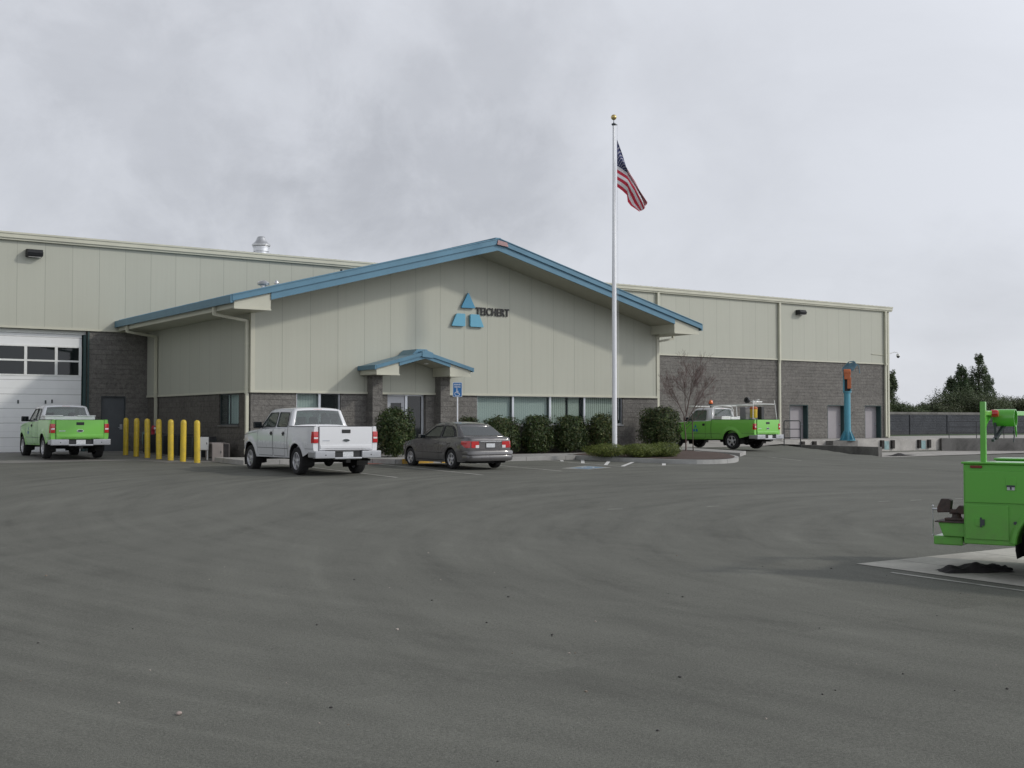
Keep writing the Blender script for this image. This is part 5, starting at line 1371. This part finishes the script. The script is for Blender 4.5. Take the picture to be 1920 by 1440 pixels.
# equipment along the office side wall
def hvac_unit(x,y,w_,d,h,label):
    e=empty('condenser_unit',(x,y,zg(x,y)),0,label,'air conditioner','air conditioners along the office side wall')
    MB().box(-w_/2-.08,w_/2+.08,-d/2-.08,d/2+.08,-.2,.07).build('pad',M['retain'],e,bevel=.01)
    b_=MB().box(-w_/2+.02,w_/2-.02,-d/2+.02,d/2-.02,.07,h-.04).build('coil',M['hvac'],e)
    q=MB()
    for sx in (-1,1):
        for sy in (-1,1): q.box(sx*(w_/2-.02)-.02,sx*(w_/2-.02)+.02,sy*(d/2-.02)-.02,sy*(d/2-.02)+.02,.07,h-.04)
    for k in range(10):
        z=.12+k*(h-.22)/9; q.box(-w_/2-.002,w_/2+.002,-d/2-.002,-d/2+.012,z,z+.012); q.box(-w_/2-.002,-w_/2+.012,-d/2,d/2,z,z+.012)
    q.split('louvre_frame',M['beigebox'] if h<.75 else M['darkframe'],e)
    q=MB(); q.box(-w_/2,w_/2,-d/2,d/2,h-.04,h); q.lathe([(.30,h),(.30,h+.03),(.26,h+.03),(.26,h)],(0,0,0),'z',20); q.build('top',M['beigebox'] if h<.75 else M['hvac'],e,bevel=.008)
hvac_unit(15.35,46.4,.85,.85,.78,'dark air conditioner unit behind the fourth and fifth yellow bollards')
hvac_unit(15.35,44.9,.85,.85,.78,'dark air conditioner unit behind the fifth yellow bollard')
hvac_unit(15.35,43.3,.9,1.1,.82,'dark air conditioner unit behind the second bollard from the near end')
hvac_unit(15.35,41.8,.9,1.1,.80,'dark air conditioner unit right of the nearest bollard')
hvac_unit(15.5,40.35,.6,.75,.60,'small dark air conditioner unit behind the white panel on legs')
def cabinet(x,y,rz,w_,h,d,z0,mat,label,cat,name,legs=True,red=False):
    e=empty(name,(x,y,zg(x,y)),rz,label,cat)
    q=MB(); q.box(-w_/2,w_/2,-d/2,d/2,z0,z0+h); c=q.build('housing',mat,e,bevel=.012)
    q=MB(); q.box(-w_/2+.03,w_/2-.03,-d/2-.008,-d/2,z0+.04,z0+h-.04); q.build('cover',mat,c,bevel=.004)
    q=MB(); q.box(w_/2-.07,w_/2-.045,-d/2-.02,-d/2-.008,z0+h*.45,z0+h*.58); q.build('latch',M['darkframe'],c)
    if legs:
        for sx in (-1,1): MB().box(sx*(w_/2-.04)-.025,sx*(w_/2-.04)+.025,-.03,.03,-.1,z0).build('leg',mat,e)
    return e
cabinet(15.3,47.7,R(60),.34,.5,.2,.35,M['tealbox'],'teal grey electrical cabinet on a post behind the third yellow bollard','cabinet','electrical_cabinet')
e=cabinet(15.0,40.35,R(-28),.33,.46,.16,.36,M['white'],'white panel box on two legs right of the yellow bollards','cabinet','meter_panel')
MB().box(-.23,-.165,-.06,.05,.62,.80).build('red_cover',M['hydred'],e,bevel=.015)
cabinet(15.2,39.55,R(-28),.36,.62,.25,.0,M['beigebox'],'pinkish beige utility box low against the side wall near the white pickup','cabinet','utility_box',legs=False)
e=empty('fire_connection',(15.1,46.15,zg(15.1,46.1)),0,'red and white fire department connection standing between the yellow bollards','standpipe')
q=MB(); q.tube([(0,0,0),(0,0,.75)],.06,12); q.build('pipe',M['darkframe'],e,smooth=True)
q=MB(); q.lathe([(.09,.30),(.10,.32),(.10,.68),(.07,.74)],(0,0,0),'z',16); q.build('sleeve',M['white'],e,smooth=True)
q=MB(); q.tube([(0,0,.72),(0,0,1.0),(0,-.08,1.08)],.07,12); q.lathe([(.0,-.22),(.08,-.22),(.09,-.16),(.075,-.1),(.07,0)],(0,0,1.02),'y',14); q.build('valve',M['hydred'],e,smooth=True)
MB().lathe([(0,-.235),(.05,-.235),(.05,-.22)],(0,0,1.02),'y',12).build('cap',M['white'],e)
e=empty('standpipe',(15.1,44.0,zg(15,44)),0,'short white capped standpipe with red top behind the second nearest bollard','standpipe')
MB().lathe([(.06,0),(.06,.62),(.08,.63),(.08,.70),(0,.72)],(0,0,0),'z',12).build('pipe',M['white'],e,smooth=True); MB().lathe([(.07,.72),(.07,.80),(0,.81)],(0,0,0),'z',12).build('cap',M['hydred'],e)
# accessible parking sign
sx,sy=22.45,35.55
e=empty('parking_sign',(sx,sy,zg(sx,sy)+.15),R(-33),'blue and white accessible parking sign on a slim pole behind the grey sedan','sign')
zt=2.66
MB().lathe([(.026,-.1),(.026,zt-.1),(0,zt-.1)],(0,.02,0),'z',10).build('pole',M['polemetal'],e,smooth=True)
f_=MB().prism([(x,0,z) for x,z in rounded([(-.165,zt-.52),(.165,zt-.52),(.165,zt),(-.165,zt)],.03)],(0,-.004,0)).build('sign_plate',M['signwhite'],e)
MB().prism([(x,-.004,z) for x,z in rounded([(-.150,zt-.505),(.150,zt-.505),(.150,zt-.015),(-.150,zt-.015)],.03)],(0,-.003,0)).build('sign_face',M['signblue'],f_)
def sign_text(s,hh,ww,x,z,par):
    me=text_mesh(s,.1,.001,.002); xs=[v.co.x for v in me.vertices]; ys=[v.co.y for v in me.vertices]
    me.transform(Matrix.Translation((-(min(xs)+max(xs))/2,-min(ys),0))); me.transform(Matrix.Diagonal((ww/(max(xs)-min(xs)),hh/(max(ys)-min(ys)),1,1)))
    me.transform(Matrix.Rotation(R(90),4,'X')); me.transform(Matrix.Translation((x,-.009,z))); me.materials.clear(); me.materials.append(M['signwhite'])
    o=bpy.data.objects.new('sign_text',me); COL.objects.link(o); o.parent=par
sign_text('RESERVED',.055,.24,0,zt-.11,f_); sign_text('PARKING',.055,.22,0,zt-.195,f_)
q=MB()
def seg(a,b_,w_=.024): q.bar((a[0],-.009,a[1]),(b_[0],-.009,b_[1]),.003,w_,up=(0,1,0)) if False else q.obox(((a[0]+b_[0])/2,-.0085,(a[1]+b_[1])/2),Vector((b_[0]-a[0],0,b_[1]-a[1])),Vector((0,1,0)),Vector((-(b_[1]-a[1]),0,b_[0]-a[0])),math.hypot(b_[0]-a[0],b_[1]-a[1])/2,.0015,w_/2)
c0=zt-.36
seg((-.02,c0+.09),(-.02,c0-.02)); seg((-.02,c0-.02),(.05,c0-.02)); seg((.05,c0-.02),(.085,c0-.10)); seg((-.02,c0+.04),(.04,c0+.04))
pa=[(-.01+.085*math.cos(R(a)),c0-.05+.075*math.sin(R(a))) for a in range(120,350,23)]
for a,b_ in zip(pa,pa[1:]): seg(a,b_,.018)
q.obox((-.02,-.0085,c0+.12),(1,0,0),(0,1,0),(0,0,1),.018,.0015,.018)
q.build('wheelchair_symbol',M['signwhite'],f_)
# ------------------------------------------------------------------ flagpole and flag
fx,fy=28.12,33.72
pz=zg(fx,fy)+.2
fp=empty('flagpole',(fx,fy,pz),0,'tall white aluminium flagpole with gold ball rising from the low hedge','flagpole')
HT=12.22-pz
q=MB(); q.lathe([(.092,0),(.090,2.5),(.084,5.5),(.066,8.8),(.044,HT-.02),(.0,HT-.02)],(0,0,0),'z',20); q.build('pole',M['polemetal'],fp,smooth=True)
MB().lathe([(.20,-.05),(.20,.03),(.15,.08),(.11,.12)],(0,0,0),'z',20).build('base_collar',M['polemetal'],fp,smooth=True)
q=MB(); q.lathe([(.05,HT-.03),(.085,HT),(.085,HT+.04),(.03,HT+.06),(.012,HT+.10),(.012,HT+.18)],(0,0,0),'z',14); q.box(-.02,.16,-.02,.02,HT+.005,HT+.035); q.build('truck',M['darkframe'],fp)
q=MB(); q.lathe([(0,-.105)]+[(.105*math.cos(R(a)),.105*math.sin(R(a))) for a in range(-80,81,16)]+[(0,.105)],(0,0,HT+.28),'z',18); q.build('ball',M['gold'],fp,smooth=True)
MB().tube([(.13,-.05,HT),(.14,-.05,1.3)],.006,4).build('halyard',M['signwhite'],fp)
MB().lathe([(.09,5.49),(.09,5.52)],(0,0,0),'z',8)
# flag: sheet hanging from the halyard, fly end drooping down and to the right
right=Vector((math.cos(R(34.9+0)),-math.sin(R(34.9)),0)); fwd=Vector((right.y*-1,right.x,0))
D=(33.72*.82+28.12*.572); pxm=D/2230.
fl=empty('flag',(fx,fy,0),0,'american flag hanging limp from the top of the flagpole','flag')
NU,NV=78,52
topz=1.26+ (789-258)*pxm*1.0
def bez(tab,t_):
    return lerp_tab(tab,t_)
def flagP(u,v):
    # top edge and bottom edge of the limp sheet in picture-plane metres
    tx=lerp_tab([(0,0),(.25,11),(.5,25),(.75,41),(1,57)],u); tz=lerp_tab([(0,0),(.25,30),(.4,56),(.5,68),(.75,95),(1,120)],u)
    bx=lerp_tab([(0,0),(.2,10),(.35,19),(.55,21),(.75,27),(1,42)],u); bz=lerp_tab([(0,90),(.2,97),(.35,105),(.55,118),(.75,127),(1,139)],u)
    mx_=lerp_tab([(0,0),(.2,9),(.4,20),(.6,36),(.8,46),(1,52)],u); mz=lerp_tab([(0,50),(.2,55),(.4,62),(.6,86),(.8,110),(1,129)],u)
    if v<.54: q_=v/.54; x=tx+(mx_-tx)*q_; z=tz+(mz-tz)*q_
    else: q_=(v-.54)/.46; x=mx_+(bx-mx_)*q_; z=mz+(bz-mz)*q_
    # folds run roughly parallel with the drooping fly
    ph=6.2*v+2.0*u
    amp=.11*min(1,u*2.2+.12)
    d=amp*math.sin(ph*2.1)+.05*math.sin(11*v+5*u)*u
    x+=1.2*math.sin(ph*2.1+1.2)*min(1,u*1.6); z+=1.2*math.sin(9*v+3*u)*u
    p=Vector((0,0,0))+right*((x+6)*pxm)+fwd*d
    return (p.x,p.y,topz-z*pxm)
q=MB(); 
vs=[flagP(i/NU,j/NV) for i in range(NU+1) for j in range(NV+1)]
fs=[];mi=[]
for i in range(NU):
    for j in range(NV):
        u=(i+.5)/NU; v=(j+.5)/NV; s_=int(v*13)
        m_=0 if s_%2==0 else 1
        if u<.4 and s_<7: m_=2
        fs.append((i*(NV+1)+j,i*(NV+1)+j+1,(i+1)*(NV+1)+j+1,(i+1)*(NV+1)+j)); mi.append(m_)
q.v=vs;q.f=fs;q.m=mi
fo=q.build('stripes',[M['flagred'],M['flagwhite'],M['flagblue']],fl,smooth=False,recalc=False)
fo.data.polygons.foreach_set('use_smooth',[True]*len(fo.data.polygons))
q=MB()
for row in range(9):
    nc=6 if row%2==0 else 5
    for c in range(nc):
        u=.4*((c+.5)/6 if nc==6 else (c+1)/6); v=(7/13)*(row+.75)/9.5
        for side in (-1,1):
            L=[]
            for k in range(10):
                a=math.pi/2+k*math.pi/5; r_=(.0150 if k%2==0 else .0065)
                p=Vector(flagP(u+r_*math.cos(a)*.95,v+r_*math.sin(a)*1.6)); L.append(tuple(p+fwd*side*.012))
            q.add(L,[tuple(range(10))])
q.build('stars',M['flagwhite'],fl,recalc=False)
# ------------------------------------------------------------------ blue jib crane with orange hoist
cx,cy=56.35,46.22
jc=empty('jib_crane',(cx,cy,.10),R(-48),'tall light blue column crane with orange hoist beside the loading dock','crane')
q=MB(); q.lathe([(.20,.03),(.185,2.85),(.0,2.85)],(0,0,0),'z',24); q.build('column',M['cyan'],jc,smooth=True)
q=MB(); q.lathe([(.46,0),(.46,.05),(.0,.05)],(0,0,0),'z',20)
for k in range(8):
    a=2*math.pi*k/8; c_,s_=math.cos(a),math.sin(a)
    q.prism([(.17*c_-.012*s_,.17*s_+.012*c_,.05),(.45*c_-.012*s_,.45*s_+.012*c_,.05),(.19*c_-.012*s_,.19*s_+.012*c_,.62)],(.024*s_,-.024*c_,0))
q.build('base_gussets',M['cyan'],jc)
q=MB(); q.lathe([(.25,2.82),(.25,2.90),(.0,2.90)],(0,0,0),'z',20)
q.box(-.23,-.15,-.18,.18,2.9,4.10); q.box(.16,.23,-.18,.18,2.9,3.7); q.box(-.15,.16,.12,.18,2.9,4.1)
q.build('mast_head',M['cyan'],jc,bevel=.01)
q=MB(); q.box(-.12,.13,-.10,.11,2.9,4.0); q.build('mast_core',M['rail'],jc)
q=MB(); q.box(-.17,.17,-.40,-.18,3.60,4.12); q.lathe([(.0,-.2),(.20,-.2),(.20,.2),(0,.2)],(0,-.22,4.0),'x',18); q.box(.0,.22,-.36,-.16,3.05,3.72); q.build('hoist',M['orange'],jc,bevel=.02)
q=MB(); q.prism([(-.26,-.12,4.10),(.34,-.12,4.10),(.56,-.12,4.42),(.46,-.12,4.66),(.05,-.12,4.52),(-.26,-.12,4.30)],(0,.26,0)); q.tube([(.5,0,4.5),(.66,0,4.42),(.70,0,4.15),(.72,0,3.95)],.03,8); q.tube([(-.2,-.1,4.3),(.1,-.25,4.62),(.4,-.2,4.66)],.035,8)
q.build('folded_boom',simple('boom_blue_grey',(.10,.20,.26),.5,var=.3,scale=5),jc,bevel=.02)
# dark frame rack behind the utility pickup
e=empty('guard_rail',(48.5,43.6,zg(48.5,43.6)+.1),R(-20),'dark steel hoop guard rail standing behind the lime utility pickup','guard rail')
MB().tube([(-.35,0,-.2),(-.35,0,1.18),(-.30,0,1.25),(.55,0,1.25),(.62,0,1.18),(.62,0,-.2)],.03,8).build('hoop',M['rail'],e,smooth=True)
for z in (.35,.8): MB().tube([(-.35,0,z),(.62,0,z)],.022,6).build('rail',M['rail'],e)
# masonry yard wall beyond the terrace
fw=empty('yard_wall',(100,60.1,.1),0,'long dark block wall with pale cap along the back of the yard','wall')
MB().box(-36,90,-.1,.1,-.3,1.66).build('block_face',M['fenceblk'],fw)
MB().box(-36,90,-.14,.14,1.66,1.86).build('cap',M['retain'],fw,bevel=.01)
for k in range(26):
    MB().box(-34+k*4.9,-33.6+k*4.9,-.16,-.1,-.3,1.655).build('pilaster',M['fenceblk'],fw)
# tarp / mat under the truck, pebbles
tg_=empty('floor_mat',(12.66,8.52,zg(12.6,8.5)+.012),R(-28),'crumpled dark tarp lying on the slab under the green service truck bumper','tarp')
random.seed(9)
q=MB()
def ragp(u,v):
    x=(u-.5)*.86+.05*noise.noise((u*4,v*3,1)); y=(v-.5)*.30*(1+.5*noise.noise((u*3,0,5)))
    e_=min(u,1-u,v,1-v)*7; e_=min(1,e_)
    z=e_*(.022+.055*abs(noise.noise((u*3.2+3,v*2,2)))+.055*math.exp(-((u-.5)/.15)**2)+.012*noise.noise((u*9,v*4,7)))
    return (x,y,z)
q.grid(ragp,[i/44 for i in range(45)],[j/18 for j in range(19)]); q.build('tarp_sheet',M['rag'],tg_,smooth=True,angle=80)
q=MB()
def ragp2(u,v):
    p=ragp(u*.8+.1,v); return (p[0]*.62+.28,p[1]*.8+.10,p[2]*.7+.02*noise.noise((u*9,v*6,11)))
q.grid(ragp2,[i/30 for i in range(31)],[j/14 for j in range(15)]); q.build('tarp_fold',M['rag'],tg_,smooth=True,angle=80)
tg2=empty('floor_mat',(51.4+3.2,41.2,-.63),R(8),'flat dark mat lying on the dock well floor','mat')
MB().grid(lambda u,v:((u-.5)*2.6,(v-.5)*.6,.02+.12*math.exp(-((u-.45)/.15)**2)*math.sin(math.pi*v)),[i/16 for i in range(17)],[j/5 for j in range(6)]).build('mat_sheet',M['rag'],tg2,smooth=True)
random.seed(21)
pm=[simple('pebble_pale',(.42,.37,.33),.8),simple('pebble_dark',(.06,.058,.055),.8),simple('pebble_tan',(.24,.20,.16),.8)]
q=MB()
for i in range(90):
    dist=3.2+random.random()**1.2*13; a=R(random.uniform(10,60))
    x=dist*math.sin(a); y=dist*math.cos(a); r_=random.choice((.006,.008,.010,.014))*random.uniform(.7,1.2)
    b=bmesh.new(); bmesh.ops.create_icosphere(b,subdivisions=1,radius=r_)
    q.add([(v.co.x*random.uniform(.8,1.3)+x,v.co.y*random.uniform(.8,1.3)+y,v.co.z*.65+zg(x,y)+r_*.3) for v in b.verts],[tuple(v.index for v in f.verts) for f in b.faces],random.choice((0,1,1,2))); b.free()
o=q.build('gravel',pm,recalc=False); tag(o,'loose small stones scattered over the near asphalt','gravel',kind='stuff')
st=empty('stone',(2.55,7.25,zg(2.5,7.2)+.012),.4,'single pinkish stone lying on the asphalt at lower left','stone')
b=bmesh.new(); bmesh.ops.create_icosphere(b,subdivisions=2,radius=.017)
MB().add([(v.co.x*1.2+.004*noise.noise(v.co*60),v.co.y+.004*noise.noise(v.co*70),v.co.z*.7) for v in b.verts],[tuple(v.index for v in f.verts) for f in b.faces]).build('stone_body',simple('pink_stone',(.38,.31,.28),.8),st,smooth=True); b.free()

# ================================================================== VEGETATION
def leaf(mb,p,n,size,asp=.5,fold=.0,mi=0):
    n=n.normalized(); t_=n.orthogonal().normalized(); a=random.uniform(0,6.283)
    t_=(Matrix.Rotation(a,3,n)@t_); b_=n.cross(t_)
    w_=size*asp
    mb.add([p-t_*size,p+b_*w_-t_*size*.1,p+t_*size,p-b_*w_-t_*size*.1],[(0,1,2,3)],mi)
def rnd(): return Vector((random.gauss(0,1),random.gauss(0,1),random.gauss(0,1))).normalized()
def shrub(name,x,y,w_,d,h,label,n=5200,mat='leaf',size=.047,group='clipped shrubs around the office',power=5.5,z0=.08,seed=0,lift=.16):
    random.seed(1000+seed)
    zb=zg(x,y)+lift-.02
    e=empty(name,(x,y,zb),random.uniform(0,.6),label,'shrub',group)
    q=MB()
    for k in range(9):
        a=random.uniform(0,6.28); r_=random.uniform(.0,.10); tx,ty=random.uniform(-w_*.35,w_*.35),random.uniform(-d*.35,d*.35)
        q.tube([(r_*math.cos(a),r_*math.sin(a),-.05),(tx*.5,ty*.5,h*.4),(tx,ty,h*random.uniform(.7,.92))],[.016,.010,.004],5)
    q.build('stem',M['brown'],e)
    q=MB(); sd=Vector((seed*3.1,seed*1.7,0))
    for i in range(n):
        # sample a superellipsoid shell, denser near the surface
        v=rnd(); s_=(abs(v.x)**power+abs(v.y)**power+abs(v.z)**power)**(-1/power)
        rad=random.random()**.38
        bump=1+.15*noise.noise(v*2.2+sd)+.13*noise.noise(v*6+sd)
        rad*=bump
        if noise.noise(v*3.4+sd*2)<-.36 and random.random()<.75: rad*=.72
        if random.random()<.07: rad*=random.uniform(1.04,1.16)
        p=Vector((v.x*s_*w_/2*rad,v.y*s_*d/2*rad,h/2+z0/2+v.z*s_*(h-z0)/2*rad))
        low=max(0,(h*.3-p.z)/(h*.3)); p.x*=1-.12*low; p.y*=1-.12*low
        nn=(v+rnd()*.9+Vector((0,0,.35)))
        leaf(q,p,nn,size*random.uniform(.6,1.35),.42)
    q.build('foliage',M[mat],e,recalc=False)
    return e
shrub('shrub',20.72,36.95,1.55,1.1,1.72,'tall glossy shrub left of the entrance, behind the white pickup',14000,seed=1,power=3.4)
shrub('shrub',24.58,38.15,.9,.7,1.38,'narrow shrub right of the porch column, behind the sedan roof',6500,seed=2)
shrub('shrub',26.08,38.12,1.66,.95,1.38,'clipped shrub under the first office window pane, behind the sedan tail',12000,seed=3)
shrub('shrub',27.80,38.12,1.36,.92,1.46,'clipped shrub under the second office window pane',11500,seed=4)
shrub('shrub',29.50,38.12,1.55,.95,1.47,'clipped shrub under the third office window pane',12000,seed=5)
shrub('shrub',31.10,38.1,1.12,.9,1.52,'clipped shrub just left of the flagpole under the last window pane',10000,seed=6)
shrub('shrub',33.70,37.45,1.78,1.5,1.82,'large round-cornered dark shrub on stems right of the flagpole',17000,seed=7,power=5,z0=.28)
shrub('low_hedge',27.78,33.75,1.35,1.9,.50,'low bright green spreading shrub at the flagpole foot, left one',9000,'leaf2',.026,'low spreading shrubs on the island',2.2,0,8)
shrub('low_hedge',28.72,32.95,1.5,1.4,.52,'low bright green spreading shrub right of the flagpole foot',11000,'leaf2',.026,'low spreading shrubs on the island',2.2,0,9)
shrub('low_hedge',29.72,32.85,1.4,1.3,.56,'low bright green spreading shrub in front of the large dark shrub',10000,'leaf2',.026,'low spreading shrubs on the island',2.2,0,10)
# bare young tree on the island
random.seed(5)
bt=empty('bare_tree',(34.25,36.45,zg(34.2,36.4)+.15),0,'leafless young tree with reddish twigs on two thin stems in the island','tree')
q=MB(); tw=MB(); cnt=0
def branch(p,d,r_,L,lv):
    global cnt
    pts=[p]; rs=[r_]; n=5
    dd=d.normalized()
    for i in range(n):
        dd=(dd+Vector((random.uniform(-.10,.10),random.uniform(-.10,.10),.06))).normalized(); pts.append(pts[-1]+dd*L/n); rs.append(max(.0022,r_*(1-(i+1)/n*.62)))
    (q if lv<2 else tw).tube(pts,rs,6 if lv<2 else 3,cap=False); cnt+=1
    if lv>=4 or L<.16: return
    k=7 if lv==0 else (6 if lv==1 else (5 if lv==2 else 3))
    for i in range(k):
        f=.30+.68*(i+random.random()*.8)/k; j=min(n-1,int(f*n)); pp=pts[j].lerp(pts[j+1],f*n-j)
        ax=dd.orthogonal().normalized(); ax=Matrix.Rotation(random.uniform(0,6.28),3,dd)@ax
        nd=(dd+ax*random.uniform(.32,.62)).normalized(); nd.z=abs(nd.z)*.95+.08
        branch(pp,nd,max(.0026,rs[j]*.52),L*random.uniform(.40,.60),lv+1)
branch(Vector((0,0,0)),Vector((.01,0,1)),.036,1.75,5)
branch(Vector((.0,0,1.7)),Vector((.06,0,1)),.026,2.0,0)
branch(Vector((-.02,0,1.55)),Vector((-.20,.1,1)),.020,1.55,0)
branch(Vector((.0,.0,1.35)),Vector((.38,-.15,1)),.020,1.7,0)
branch(Vector((.0,.0,1.9)),Vector((.26,.2,1)),.018,1.6,0)
branch(Vector((.0,.0,1.1)),Vector((.55,-.45,.9)),.014,1.3,1)
bt.scale=(1.08,1.08,.86); q.build('trunk',M['brown'],bt,smooth=True,recalc=False); tw.build('twigs',M['twig'],bt,recalc=False)
sk=empty('tree_stake',(34.42,36.20,zg(34.4,36.2)+.15),0,'slim wooden stake beside the leafless young tree','stake')
MB().tube([(0,0,-.05),(-.03,.03,1.62)],.022,8).build('stake_pole',M['trunk'],sk); MB().tube([(-.03,.03,1.30),(-.17,.23,1.12)],.010,5).build('tie',M['rubber'],sk)
# trees beyond the yard wall
def far_tree(name,x,y,h,w_,label,kind,seed,n=2600,clumps=34,leafs=.15):
    random.seed(seed); e=empty(name,(x,y,-.2),0,label,'tree','trees beyond the yard wall')
    tr=MB(); tr.tube([(0,0,0),(.1,0,h*.35),(0,.1,h*(.9 if kind=='conifer' else .6))],[h*.035,h*.025,h*.006],8)
    q=MB(); cl=[]
    for i in range(clumps):
        if kind=='conifer':
            f=random.random()**.85; z=h*(.10+.88*f); rmax=w_/2*(1-f)**.75*(.75+.9*noise.noise((f*6,seed,0)))+.3
            a=random.uniform(0,6.283); r_=rmax*random.uniform(.3,1.15); cl.append((Vector((r_*math.cos(a),r_*math.sin(a),z+random.uniform(-.3,.3))),.20+rmax*random.uniform(.14,.34),True))
        else:
            v=rnd(); v.z=abs(v.z)*1.1-.25; r_=random.uniform(.45,1.); cl.append((Vector((v.x*w_/2*r_,v.y*w_/2*r_,h*.56+v.z*h*.42*r_)),w_*random.uniform(.10,.19),False))
    for c,_r,_ in cl:
        if random.random()<.6: tr.tube([(0,0,max(.3,c.z*(.75 if kind!='conifer' else .93))),tuple(c)],[.05,.015],4)
    per=n//len(cl)
    for c,r_,con in cl:
        for k in range(per):
            v=rnd(); rad=random.random()**.5
            p=c+Vector((v.x*r_*rad,v.y*r_*rad,v.z*r_*rad*(1.7 if con else .9)))
            if con: p.z+=abs(v.z)*r_*.5
            leaf(q,p,v+Vector((0,0,.5))+rnd()*.8,leafs*random.uniform(.5,1.25),.38)
    tr.build('trunk',M['trunk'],e); q.build('crown',M['conifer' if kind=='conifer' else 'oak'],e,recalc=False)
def at(px,Y):    # spot in the ground plane at depth Y for a picture column (for laying out the tree line)
    t_=math.tan(R(34.9)+math.atan((px-960)/2230)); return Y*t_
for i,(px,Y,h,wd_,kind,lab) in enumerate((
    (1836,100,10.6,5.0,'conifer','tallest pointed conifer beyond the yard wall'),
    (1803,100,8.9,4.2,'conifer','second tallest pointed conifer, left of the tallest one'),
    (1784,102,7.4,4.6,'conifer','shorter conifer at the left of the tall conifer clump'),
    (1818,103,7.9,6.4,'conifer','broad conifer filling the middle of the tall conifer clump'),
    (1852,104,8.0,4.2,'conifer','narrow conifer at the right side of the tall clump'),
    (1812,96,5.6,11.5,'oak','wide rounded tree at the foot of the conifer clump'),
    (1835,95,4.9,9.,'oak','rounded dark tree under the tallest conifer'),
    (1762,97,4.2,6.5,'oak','low rounded tree left of the conifer clump'),
    (1740,98,4.0,5.,'oak','small ragged tree between building corner and conifers'),
    (1722,98,3.7,4.5,'oak','small tree near the middle of the tree line gap'),
    (1690,97,3.9,6.,'oak','low tree just right of the warehouse corner'),
    (1706,97,3.3,4.,'oak','smallest tree right of the warehouse corner'),
    (1672,98,7.6,3.,'conifer','dark conifer half hidden by the warehouse corner'),
    (1903,97,5.0,7.5,'oak','rounded grey green tree at the right picture edge'),
    (1885,99,4.6,5.,'oak','grey green tree left of the one at the picture edge'),
    (1935,97,5.6,8.,'oak','rounded tree running out of the right picture edge'),
    (1985,98,6,9,'oak','big tree beyond the right picture edge'),
    (2060,99,5.5,9,'oak','last tree of the line outside the right edge'))):
    far_tree('conifer_tree' if kind=='conifer' else 'broadleaf_tree',at(px,Y),Y,h,wd_,lab,kind,50+i,n=11000 if wd_>6 else 9000,clumps=90 if kind=='conifer' else 60)
